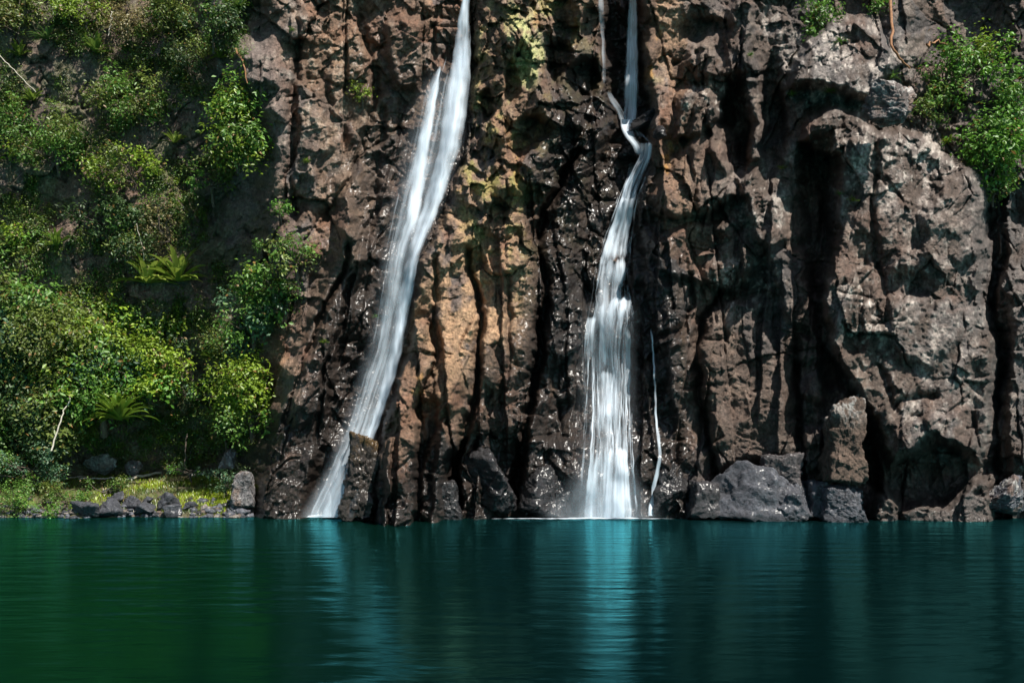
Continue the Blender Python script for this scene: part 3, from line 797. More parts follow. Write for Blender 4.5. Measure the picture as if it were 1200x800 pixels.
stones = [(102, 597, 18, 11, 'large rounded slate rock, leftmost of the stones along the bank'), (130, 596, 14, 12, 'dark angular stone touching the large rounded slate rock'),
          (133, 575, 12, 6, 'flat dark stone highest on the bank behind the shore rocks'), (138, 582, 12, 7, 'wedge-shaped slate stone just below the flat highest stone'),
          (155, 587, 12, 9, 'grey blocky stone in the middle of the shore pile'), (168, 597, 14, 9, 'broad slate stone at the waterline in the middle of the shore pile'),
          (172, 587, 7, 6, 'small cube-like stone in the gap of the shore pile'), (195, 587, 15, 12, 'tall ridged slate rock tilted against the yellow grass'),
          (204, 597, 13, 9, 'low dark rock at the waterline in front of the tall ridged rock'), (146, 602, 6, 4, 'tiny stone at the waterline between two slate stones'),
          (181, 602, 7, 4, 'small wet stone at the waterline left of the low dark rock'), (222, 593, 10, 6, 'brown rock right of the tall ridged rock at the grass edge')]
for i, (su, sv, a, b_, lb) in enumerate(stones):
    g = ground_pt(su, min(sv + b_ * .6, 604))
    rock(lb, su, sv, a, b_, g.y, None, 40 + i, SLATE * .8, .2, name='shore_rock', sub=4, group='slate rocks along the bank', turn=random.uniform(-.4, .4), lean=random.uniform(-.3, .3))
for i in range(26):
    su = 218 + 66 * ((i * .618) % 1); sv = 586 + 17 * ((i * .383 + .1) % 1)
    g = ground_pt(su, sv)
    rock('small wet black stone in the rubble between the bank and the left waterfall', su, sv, random.uniform(3, 7), random.uniform(2.5, 5), g.y, None, 80 + i, DARK, .6, name='wet_stone', sub=3,
         cat='stone', group='wet rubble stones by the left waterfall', turn=random.uniform(-1, 1))

# ------------------------------------------------------------------ waterfalls
def ribbon(rows, off=.12, bulge=.2, cols=21, step=2.5, seed=0, edge=1.6, fade_top=0, fade_bot=0, dens=1.0, soft=None, sk=5):
    """sheet draped on the smooth rock skin; rows = (v, left, right[, density])"""
    a = np.array([r if len(r) == 4 else (*r, 1.0) for r in rows], float)
    vs = np.arange(a[0, 0], a[-1, 0] + .1, step)
    # smooth the outline
    vr = np.linspace(a[0, 0], a[-1, 0], len(vs))
    L = np.interp(vr, a[:, 0], a[:, 1]); R = np.interp(vr, a[:, 0], a[:, 2]); Dn = np.interp(vr, a[:, 0], a[:, 3])
    def sm(z, k=4):
        zp = np.concatenate([np.full(k, z[0]), z, np.full(k, z[-1])])
        return np.convolve(zp, np.ones(2 * k + 1) / (2 * k + 1), 'valid')
    def sm2(z, k):
        zp = np.concatenate([np.repeat(z[:1], k, 0), z, np.repeat(z[-1:], k, 0)]); cs = np.cumsum(np.concatenate([zp[:1] * 0, zp]), 0)
        return (cs[2 * k + 1:] - cs[:-2 * k - 1]) / (2 * k + 1)
    L, R = sm(L), sm(R)
    L = L + 1.2 * gnoise(vr / 14, vr * 0 + seed, 3); R = R + 1.2 * gnoise(vr / 14, vr * 0 + seed + 5, 4)
    t = np.linspace(0, 1, cols)
    uu_ = L[:, None] + (R - L)[:, None] * t[None, :]
    vv_ = np.repeat(vr[:, None], cols, 1)
    yy = sample(Yn if soft is None else soft, uu_, vv_)
    row = yy.min(1, keepdims=True)
    row = np.stack([sm(row[:, 0], sk)], 1)
    yy = sm2(yy, max(sk // 2, 2)) * .4 + row * .6
    x = 2 * t - 1
    bl = bulge * (1 - x ** 2)[None, :] * np.clip((R - L)[:, None] / 40, .2, 1.2)
    yy = yy - off - bl + .03 * gnoise(uu_ / 5, vv_ / 40, seed)
    p = P(uu_, vv_, yy)
    p[..., 2] = np.where(p[..., 2] < .01, .01, p[..., 2])
    prof = (np.clip(1.25 * (1 - np.abs(x) ** edge), 0, 1) if edge > 0 else (1 - x * x) ** 2)[None, :]
    dn = Dn[:, None] * prof * dens
    if fade_top: dn = dn * ss(0, fade_top, vr - vr[0])[:, None]
    if fade_bot: dn = dn * ss(0, fade_bot, vr[-1] - vr)[:, None]
    ln = np.concatenate([[0], np.cumsum(np.hypot(np.diff(vr), np.diff((L + R) / 2)))]) / 30
    uv = np.stack([(t[None, :] - .5) * np.maximum(((R - L) / 30).mean() , .1) + seed * 3.7 + 0 * vv_, ln[:, None] + 0 * uu_ + seed * 1.3], -1)
    return p, dn, uv, len(vr), cols

def sheet(name, parts, mat, parent):
    Vv, Ff, Dd, Tt, o = [], [], [], [], 0
    for (p, dn, uv, r_, c_) in parts:
        Vv.append(p.reshape(-1, 3)); Ff.append(grid_faces(r_, c_) + o); Dd.append(dn.ravel()); Tt.append(uv.reshape(-1, 2)); o += r_ * c_
    return build_mesh(name, np.concatenate(Vv), np.concatenate(Ff), mat, parent, attrs={'dens': np.concatenate(Dd)}, uv=np.concatenate(Tt))

def strands(rows, n, seed, wmin=1.2, wmax=4, off=.2, dens=1.0, vmin=None, vmax=None, lmin=60, lmax=220):
    r = np.random.default_rng(seed); a = np.array([q[:3] for q in rows], float)
    out = []
    v0, v1 = (vmin if vmin is not None else a[0, 0]), (vmax if vmax is not None else a[-1, 0])
    for i in range(n):
        ln = r.uniform(lmin, lmax); s = r.uniform(v0 - ln * .3, v1 - ln * .4); e = min(s + ln, v1); s = max(s, v0)
        if e - s < 20: continue
        t0 = r.uniform(.06, .94); t1 = np.clip(t0 + r.normal() * .16, .04, .96); w = r.uniform(wmin, wmax)
        q = []
        for k in range(9):
            v = s + (e - s) * k / 8
            L = np.interp(v, a[:, 0], a[:, 1]); R = np.interp(v, a[:, 0], a[:, 2])
            c = L + (R - L) * (t0 + (t1 - t0) * k / 8)
            ww_ = w * (.5 + .9 * k / 8)
            q.append((v, c - ww_, c + ww_, r.uniform(.6, 1)))
        out.append(ribbon(q, off + r.uniform(0, .1), .05, 5, 3, seed * 100 + i, 1.5, 18, 26, dens))
    return out

def foam(cu, ru, y, ry, seed, dens=1.0, nr_=14, nc_=60):
    """broken white water lying on the pool"""
    t = np.linspace(-1, 1, nc_); s = np.linspace(-1, 1, nr_)
    T, S = np.meshgrid(t, s)
    X = (cu - CX) / FPX * y + T * ru / FPX * y; Yw = y + S * ry
    Z = .014 + .03 * np.clip(1 - T * T - S * S, 0, 1) * (1 + .5 * gnoise(X * 3, Yw * 6, seed))
    dn = np.clip(1 - T * T - S * S, 0, 1) ** .8 * dens
    return np.stack([X, Yw, Z], -1), dn, np.stack([X, Yw], -1), nr_, nc_

LM = [(-28, 543, 553), (0, 540, 552), (30, 533, 553), (60, 529, 553), (100, 521, 553), (140, 515, 549), (180, 510, 543), (240, 492, 523), (300, 474, 494), (360, 463, 484),
      (400, 456, 475), (440, 447, 466), (480, 437, 452), (510, 426, 441), (540, 412, 428), (570, 396, 414), (606, 370, 408)]
LV = [(60, 514, 552, .35), (100, 492, 552, .6), (180, 470, 545, .85), (240, 458, 523, .9), (300, 448, 494, .95), (400, 432, 476, .95), (500, 402, 444, .95), (560, 378, 420, 1), (606, 352, 410, 1.1)]
L2 = [(74, 514, 518), (95, 506, 517), (140, 493, 511), (180, 484, 505), (240, 475, 497), (290, 468, 486)]
fall = empty('waterfall', at(400, 600))
tag(fall, 'tall slanting white waterfall sliding down left of the central buttress', 'waterfall')
sheet('main_stream', [ribbon(LM, .3, .25, 25, 2.5, 1, 1.5, 0, 0, .85, sk=22), ribbon([(v, l + .15 * (r - l), r - .05 * (r - l)) for v, l, r in LM[2:]], .42, .25, 21, 2.5, 2, 2, 30, 0, .7, sk=22)], M_SILK, fall)
sheet('side_stream', [ribbon(L2, .25, .15, 15, 2.5, 3, 1.6, 10, 60, .85, sk=22)], M_SILK, fall)
sheet('veil', [ribbon(LV, .2, .12, 31, 2.5, 4, 1.4, 40, 0, .8, sk=22), ribbon([(v, l - 4, r, d * .5) for v, l, r, d in LV[4:]], .3, .3, 25, 3, 5, 1.3, 60, 0, .7, sk=22)], M_VEIL, fall)
sheet('strands', strands(LV, 26, 61, .5, 1.7, .3, .42), M_STRAND, fall)
sheet('droplet_veil', [ribbon([(v, l - 6, r + 3, d) for v, l, r, d in LV], .55, .3, 31, 2.5, 36, -1, 60, 0, .75, sk=22)], M_MIST, fall)
sheet('spray', [ribbon([(500, 420, 446, .15), (535, 390, 440, .7), (570, 366, 426, 1.1), (606, 348, 418, 1.3)], .5, .5, 21, 3, 31, -1, 30, 0, 1.0, sk=20), ribbon([(530, 400, 430, .3), (570, 374, 418, .8), (606, 345, 412, 1)], .8, .5, 21, 3, 32, -1, 40, 0, .9, sk=20)], M_MIST, fall)
sheet('splash', [foam(388, 50, 40.3, .7, 1, 1.7), foam(366, 80, 39.8, .5, 2, 1.25)], M_FOAM, fall)

R1 = [(-28, 737, 746), (0, 736, 748), (50, 733, 750), (100, 730, 752), (132, 729, 752), (146, 726, 750)]
R1b = [(-28, 698, 707, .7), (20, 700, 710, .8), (60, 703, 713, .6), (90, 704, 712, .35), (106, 706, 713, .4)]
R1c = [(100, 704, 712, .4), (112, 709, 720, .8), (124, 716, 730, 1), (140, 724, 740, 1)]
R2 = [(140, 725, 744), (152, 727, 743), (160, 733, 745), (168, 738, 749)]
R3 = [(164, 744, 768), (174, 750, 770), (184, 745, 768), (196, 738, 764), (212, 729, 757), (230, 723, 750), (255, 714, 747), (280, 704, 744), (300, 697, 744), (316, 693, 742)]
R2b = [(146, 724, 748, .8), (154, 725, 752, .6), (162, 729, 762, .5), (172, 738, 769, .5), (184, 742, 768, .4)]
R3b = [(170, 738, 745, .5), (200, 734, 742, .6), (216, 730, 738, .4)]
R4 = [(300, 697, 743, .7), (330, 692, 741, .75), (348, 690, 742, .9), (366, 685, 747, .9), (378, 682, 748, .7), (400, 680, 744, .75), (432, 682, 744, .75), (470, 682, 744, .8), (516, 681, 744, .85), (560, 678, 746, .9), (606, 674, 750, 1)]
LOBES = [([(296, 703, 742), (315, 698, 743), (350, 694, 741)], .9, 8, 26), ([(344, 716, 746), (352, 706, 748), (368, 702, 746), (400, 706, 735), (432, 712, 733)], .95, 5, 60),
         ([(346, 700, 716), (370, 697, 710), (400, 701, 712), (434, 704, 714)], .9, 10, 10), ([(366, 686, 704), (374, 684, 706), (400, 682, 702), (460, 684, 700)], 1.0, 5, 60),
         ([(430, 703, 722), (438, 700, 725), (460, 698, 728), (520, 697, 732)], 1.0, 5, 34), ([(372, 728, 744), (430, 730, 743), (500, 728, 742)], .75, 14, 50), ([(440, 690, 700), (500, 688, 698), (560, 686, 697)], .7, 20, 30),
         ([(520, 712, 736), (530, 709, 740), (560, 706, 743), (606, 701, 747)], 1.0, 6, 0), ([(516, 692, 706), (550, 687, 704), (606, 680, 702)], 1.0, 14, 0),
         ([(506, 698, 722), (560, 696, 720), (606, 692, 724)], .8, 20, 0)]
fall2 = empty('waterfall', at(710, 600))
tag(fall2, 'stepped lacy waterfall dropping over ledges to the right of the central buttress', 'waterfall')
sheet('upper_drop', [ribbon(R1, .10, .22, 19, 2.5, 11, 1.6, 0, 0, .9), ribbon(R1, .22, .2, 15, 2.5, 12, 1.6, 0, 0, .6)], M_FALL, fall2)
sheet('side_trickle', [ribbon(R1b, .08, .05, 9, 2.5, 13, 1.5, 0, 14, .8), ribbon(R1c, .12, .06, 9, 2, 14, 1.6, 10, 0, .8)], M_VEIL, fall2)
sheet('ledge_chute', [ribbon(R2b, .2, .1, 11, 1.5, 29, 2, 0, 6, 1.2), ribbon(R2, .15, .1, 11, 2, 15, 2, 0, 6, 1.2), ribbon(R3b, .12, .05, 7, 2.5, 16, 1.5, 10, 10, .8)], M_FALL, fall2)
sheet('middle_cascade', [ribbon(R3, .2, .18, 25, 2.5, 17, 1.5, 6, 24, .78, sk=10), ribbon([(v, l + 3, r - (r - l) * .45) for v, l, r in R3[3:]], .28, .15, 15, 2.5, 18, 1.8, 14, 10, .8)], M_FALL, fall2)
sheet('lower_cascade', [ribbon(q, .24 + .02 * i, .2, 21, 2, 40 + i, 1.25, ft * 1.8, fb * 1.3, dd * .86, sk=6) for i, (q, dd, ft, fb) in enumerate(LOBES)], M_FALL, fall2)
sheet('veil', [ribbon(R4, .10, .15, 41, 2.5, 20, 1.6, 14, 0, .85, sk=12), ribbon([(v, l - 10, r + 12, d * .45) for v, l, r, d in R4[3:]], .05, .06, 41, 2.5, 21, 1.3, 20, 0, .8)], M_VEIL, fall2)
sheet('strands', strands(R4, 60, 71, .4, 1.6, .26, .8, 296, 606, 80, 240) + strands(R3, 34, 72, .5, 1.6, .26, .85, 160, 316, 40, 130), M_STRAND, fall2)
sheet('spray', [ribbon([(520, 672, 744, .2), (555, 664, 752, .8), (585, 640, 772, 1.2), (606, 625, 785, 1.5)], .5, .4, 25, 3, 33, -1, 40, 0, .9, sk=20), ribbon([(340, 676, 756, .5), (430, 668, 756, .6), (520, 668, 754, .6), (606, 664, 752, .8)], .4, .3, 25, 3, 34, -1, 40, 0, .55, sk=20)], M_MIST, fall2)
sheet('splash', [foam(708, 66, 38.95, .40, 3, 1.7), foam(680, 125, 38.7, .28, 4, 1.25)], M_FOAM, fall2)
R5 = [(378, 761, 764, .7), (430, 765, 768.5, .8), (490, 767, 770.5, .9), (516, 769, 774, 1), (532, 771, 777, 1), (548, 768, 774, 1), (570, 763, 770, 1), (604, 758, 766, .8)]
fall3 = empty('waterfall', at(764, 600))
tag(fall3, 'thin trickle of white water falling just right of the stepped waterfall', 'waterfall')
sheet('strand', [ribbon(R5, .16, .04, 7, 2.5, 22, 1.8, 20, 0, 1.1)], M_STRAND, fall3)
sheet('splash', [foam(762, 10, 39.0, .15, 6, .8)], M_FOAM, fall3)

# ------------------------------------------------------------------ plants
def tube(pts, r0, r1, sides=6):
    """tapered tube along points -> verts, quads"""
    p = np.array(pts, float); n = len(p); V_, F_ = [], []
    for i in range(n):
        t = p[min(i + 1, n - 1)] - p[max(i - 1, 0)]; t /= np.linalg.norm(t) + 1e-9
        a = np.cross(t, (0, 1, 0)); 
        if np.linalg.norm(a) < .1: a = np.cross(t, (1, 0, 0))
        a /= np.linalg.norm(a); b = np.cross(t, a); r = r0 + (r1 - r0) * i / (n - 1)
        for k in range(sides):
            th = 2 * math.pi * k / sides
            V_.append(p[i] + r * (math.cos(th) * a + math.sin(th) * b))
    for i in range(n - 1):
        for k in range(sides):
            k2 = (k + 1) % sides
            F_.append((i * sides + k, i * sides + k2, (i + 1) * sides + k2, (i + 1) * sides + k))
    return np.array(V_), np.array(F_)

def merge(parts):
    V_, F_, o = [], [], 0
    for v, f in parts:
        V_.append(v); F_.append(f + o); o += len(v)
    return np.concatenate(V_), np.concatenate(F_)

def leaf_mesh(c, nrm, ln, wd, colr, r):
    """n leaves, each a small folded blade of two quads"""
    n = len(c)
    t = np.cross(nrm, r.normal(size=(n, 3))); t /= np.linalg.norm(t, axis=1)[:, None] + 1e-9
    b = np.cross(nrm, t)
    ln = ln[:, None]; wd = wd[:, None]
    v = np.stack([c - t * ln * .5, c - t * ln * .05 + b * wd * .5 + nrm * wd * .15, c + t * ln * .5 - nrm * ln * .12, c - t * ln * .05 - b * wd * .5 + nrm * wd * .15], 1)
    f = np.arange(n * 4).reshape(n, 4)
    f = np.concatenate([f[:, [0, 1, 2]], f[:, [0, 2, 3]]])
    return v.reshape(-1, 3), f, np.repeat(colr, 4, 0)

GREENS = {'mid': ((.045, .11, .018), (.10, .19, .028)), 'yellow': ((.085, .145, .012), (.18, .25, .022)), 'olive': ((.065, .095, .018), (.125, .16, .03)),
          'blue': ((.035, .085, .040), (.075, .145, .07)), 'dark': ((.025, .055, .016), (.05, .09, .024)), 'fresh': ((.045, .12, .015), (.10, .22, .025)), 'dry': ((.13, .11, .045), (.22, .19, .08))}

def shrub(name, label, u, v, ru, rv, kind='mid', y=None, seed=1, leaf=.17, dens=1.0, lobes=None, cat='shrub', group=None, trunk=None, depth=.8, fill=.55, second=None, stem='branches', crown='foliage'):
    r = np.random.default_rng(seed)
    if y is None:
        ga, gr = np.meshgrid(np.linspace(0, 6.28, 17), np.array([.25, .5, .75]))
        y = float(np.percentile(sample(Yn, u + ru * gr * np.cos(ga), v + rv * gr * np.sin(ga)), 14)) - .5 * min(ru, rv) / FPX * 40
    c = P(np.array(float(u)), np.array(float(v)), np.array(y))
    a, b = ru * 1.12 / FPX * y, rv * 1.12 / FPX * y
    dp = depth * min(a, b * 1.3)
    base = Vector((c[0], c[1] + dp * .5, c[2] - b * .95))
    root = empty(name, base)
    tag(root, label, cat, group)
    nl = lobes or int(np.clip(6 + (a * b) * 4.2, 8, 34))
    # lobes: smaller leaf masses scattered unevenly through the crown
    lc = r.normal(size=(nl, 3)); lc /= np.linalg.norm(lc, axis=1)[:, None]
    lc *= (.30 + .62 * r.random(nl) ** .6)[:, None]
    lc = c + lc * np.array([a, dp, b])
    lr = np.maximum(min(a, b) * r.uniform(.28, .58, nl), .14)
    nleaf = (dens * 230 * (lr / .5) ** 2 * (.17 / leaf) ** 1.6).astype(int) + 14
    lo, hi = np.array(GREENS[kind][0]), np.array(GREENS[kind][1])
    CC, NN, LL, KK = [], [], [], []
    for k in range(nl):
        m = nleaf[k]
        # twigs: leaves gather round short sprays inside the lobe
        ns = max(4, m // 9)
        sp = r.normal(size=(ns, 3)); sp /= np.linalg.norm(sp, axis=1)[:, None]
        sp *= (lr[k] * (.25 + .75 * r.random(ns) ** .5 + .55 * (r.random(ns) < .25) * r.random(ns)))[:, None]; sp *= r.uniform(.65, 1.35, 3)
        idx = r.integers(0, ns, m)
        q = sp[idx] * (1 + .22 * r.random((m, 1))) + r.normal(size=(m, 3)) * leaf * r.choice([.45, .8, 1.1], (m, 1))
        n = q / (np.linalg.norm(q, axis=1)[:, None] + 1e-6) * .7 + r.normal(size=(m, 3)) * .55 + np.array([.1, -.15, .75])
        n /= np.linalg.norm(n, axis=1)[:, None]
        l2, h2 = lo, hi
        if second and r.random() < .35: l2, h2 = np.array(GREENS[second][0]), np.array(GREENS[second][1])
        tone = .9 + .7 * r.random()
        kk_ = l2 + (h2 - l2) * np.clip(r.random((m, 1)) * .7 + .3 * r.random(), 0, 1)
        kk_ = kk_ * (tone * (.8 + .4 * r.random((m, 1))))
        dead = r.random(m) < .035
        kk_[dead] = np.array([.22, .13, .04])
        CC.append(lc[k] + q); NN.append(n); LL.append(leaf * r.uniform(.7, 1.2) * r.uniform(.5, 1.25, m)); KK.append(kk_)
    CC = np.concatenate(CC); NN = np.concatenate(NN); LL = np.concatenate(LL); KK = np.concatenate(KK)
    vv_, ff, kc = leaf_mesh(CC, NN, LL, LL * r.uniform(.42, .6, len(LL)), KK, r)
    build_mesh(crown, vv_, ff, M_LEAF, root, False, {'col': kc})
    tubes = []
    b0 = np.array(base)
    tr = trunk or (.02 + .035 * min(a, b))
    fork = b0 + np.array([0, -dp * .2, b * .55])
    tubes.append(tube([b0 - np.array([0, -.15, .25]), b0 + (fork - b0) * .5 + r.normal(size=3) * .05, fork], tr * 1.3, tr * .9, 7))
    for k in range(nl):
        mid = (fork + lc[k]) / 2 + r.normal(size=3) * .12 * a - np.array([0, 0, .1 * b])
        tubes.append(tube([fork + (r.random() - .5) * .1, mid, lc[k], lc[k] + (lc[k] - mid) * .35 + r.normal(size=3) * .08], tr * .55, tr * .12, 5))
        if r.random() < .6:
            tubes.append(tube([mid, lc[k] + r.normal(size=3) * lr[k] * .7], tr * .3, tr * .1, 4))
    tv, tf = merge(tubes)
    build_mesh(stem, tv, tf, M_BARK, root, True)
    if not group: root['group'] = {'tree': 'trees of the thicket on the bank', 'bush': 'low bushes on the bank'}.get(cat, 'shrubs growing on the cliff')
    return root

def rosette(name, label, u, v, size, n=26, kind=((.10, .16, .02), (.22, .28, .045)), y=None, seed=1, up=.6, width=.055, cat='plant', group=None, droop=.7):
    """strap-leaved plant: long arching blades out of one crown"""
    r = np.random.default_rng(seed)
    if y is None: y = float(sample(Yn, u, v)) - .25 - .3 * (size > 36)
    c = P(np.array(float(u)), np.array(float(v)), np.array(y))
    s = size / FPX * y
    V_, F_, K_, o = [], [], [], 0
    lo, hi = np.array(kind[0]), np.array(kind[1])
    for i in range(n):
        az = r.uniform(0, 2 * math.pi); el = math.radians(r.uniform(8, 86)) * (.55 + .45 * up) ; ln = s * r.uniform(.65, 1.1)
        h = np.array([math.cos(az), math.sin(az), 0.0]); side = np.array([-h[1], h[0], 0])
        k_ = lo + (hi - lo) * r.random(); k_ = k_ * r.uniform(.8, 1.15)
        m = 8; p = np.array([0, 0, 0.0]); a = el
        for j in range(m):
            t = j / (m - 1)
            w = width * s * (1.0 if t < .1 else 1) * (.55 + 1.3 * t) * (1 - t ** 3.2) + .002
            fold = np.array([0, 0, w * .55])
            V_ += [c + p - side * w + fold, c + p, c + p + side * w + fold]
            K_ += [k_ * (1.05), k_ * .9, k_ * 1.05]
            p = p + (h * math.cos(a) + np.array([0, 0, math.sin(a)])) * ln / m
            a -= droop * t * .42
        for j in range(m - 1):
            for q in (0, 1):
                b = o + j * 3 + q
                F_.append((b, b + 1, b + 4, b + 3))
        o += m * 3
    group = group or ('grass tufts on rock ledges' if cat == 'grass tuft' else 'strap-leaved plants on the cliff')
    ob = build_mesh(name, np.array(V_) - c, np.array(F_), M_BLADE, None, True, {'col': np.array(K_)})
    ob.location = tuple(c)
    return tag(ob, label, cat, group)

def tuft(label, u, v, size, n=40, kind='fresh', y=None, seed=1, group=None, name='grass_tuft', cat='grass tuft'):
    r = np.random.default_rng(seed)
    g = GREENS[kind]
    return rosette(name, label, u, v, size, n, g, y, seed, .5, .03, cat, group, 1.0)

def stick(name, label, pts, r0, r1, mat, cat, wob=.03, seed=1, group=None):
    r = np.random.default_rng(seed)
    p = np.array([tuple(q) for q in pts], float); t = np.linspace(0, 1, len(p)); tt = np.linspace(0, 1, 14)
    q = np.stack([np.interp(tt, t, p[:, k]) for k in range(3)], 1)
    q[1:-1] += r.normal(size=(12, 3)) * wob
    v, f = tube(q, r0, r1, 6)
    ob = build_mesh(name, v - q[0], f, mat)
    ob.location = tuple(q[0])
    return tag(ob, label, cat, group)

def pt(u, v, y):
    return tuple(P(np.array(float(u)), np.array(float(v)), np.array(float(y))))

# --- left bank trees and shrubs (standing on the ground in front of the recessed cliff)
T = [
 ('tree', 'broad mid-green tree crown under the pale lichen rock at far left', 52, 338, 74, 46, 'mid', 44.6, 'olive'),
 ('tree', 'blue-green leafy tree at the left edge above the dark trunk', 14, 405, 52, 60, 'blue', 43.4, 'mid'),
 ('tree', 'olive tree with sparse crown right of the blue-green tree', 82, 410, 52, 52, 'olive', 43.2, 'yellow'),
 ('tree', 'bright yellow-green tree under the pair of strap-leaved plants', 150, 398, 58, 40, 'yellow', 43.8, 'mid'),
 ('shrub', 'yellow-green shrub just below the right strap-leaved plant on the ledge', 214, 370, 28, 20, 'yellow', 44.2, 'olive'),
 ('tree', 'mid-green tree in the middle of the thicket behind the bleached stick', 112, 455, 50, 46, 'mid', 42.9, 'blue'),
 ('shrub', 'bright green shrub right above the lower strap-leaved plant', 168, 436, 40, 32, 'yellow', 43.3, 'fresh'),
 ('shrub', 'dark sparse shrub against the black rock right of the thicket', 212, 402, 26, 32, 'dark', 44.4, 'olive'),
 ('tree', 'shaded dark olive tree low at the left behind the round bush', 46, 486, 52, 46, 'dark', 43.0, 'olive'),
 ('tree', 'dark green tree at the far left edge with a black trunk', -8, 480, 46, 70, 'dark', 43.6, 'mid'),
]
for i, (nm, lb, u, v, a, b_, k, y, s2) in enumerate(T):
    tr = nm == 'tree'
    shrub(nm, lb, u, v, a, b_, k, y, 200 + i, .20, .95, cat=nm, second=s2, trunk=.13 if tr else None, depth=.75, stem='trunk' if tr else 'branches', crown='crown' if tr else 'foliage')
S = [
 ('round mid-green bush on the bank at the left edge', 32, 542, 54, 26, 'mid', 41.8, 'blue', .12),
 ('low grey-green shrub at the waterline in the lower left corner of the bank', 18, 588, 38, 20, 'mid', 39.9, 'olive', .10),
 ('olive shrub on the bank between the lower left shrub and the slate rocks', 74, 581, 34, 17, 'olive', 40.3, 'mid', .10),
 ('low brownish-green scrub above the shore rocks', 122, 571, 30, 13, 'olive', 41.4, 'mid', .09),
 ('small vivid green plant at the waterline left of the slate rocks', 56, 597, 14, 8, 'fresh', 39.4, None, .09),
 ('dark creeping green plant hanging over the rubble at the right end of the bank', 262, 562, 26, 15, 'blue', 41.0, 'dark', .10),
 ('blue-green ground cover plant at the cliff foot right of the driftwood', 222, 551, 30, 7, 'blue', 43.6, 'fresh', .09),
 ('small fern-like shrub between the pale boulder and the dead stick', 112, 520, 16, 16, 'mid', 45.4, 'fresh', .11),
]
for i, (lb, u, v, a, b_, k, y, s2, lf) in enumerate(S):
    shrub('bush', lb, u, v, a, b_, k, y, 230 + i, lf, 1.0, cat='bush', second=s2, depth=.9)
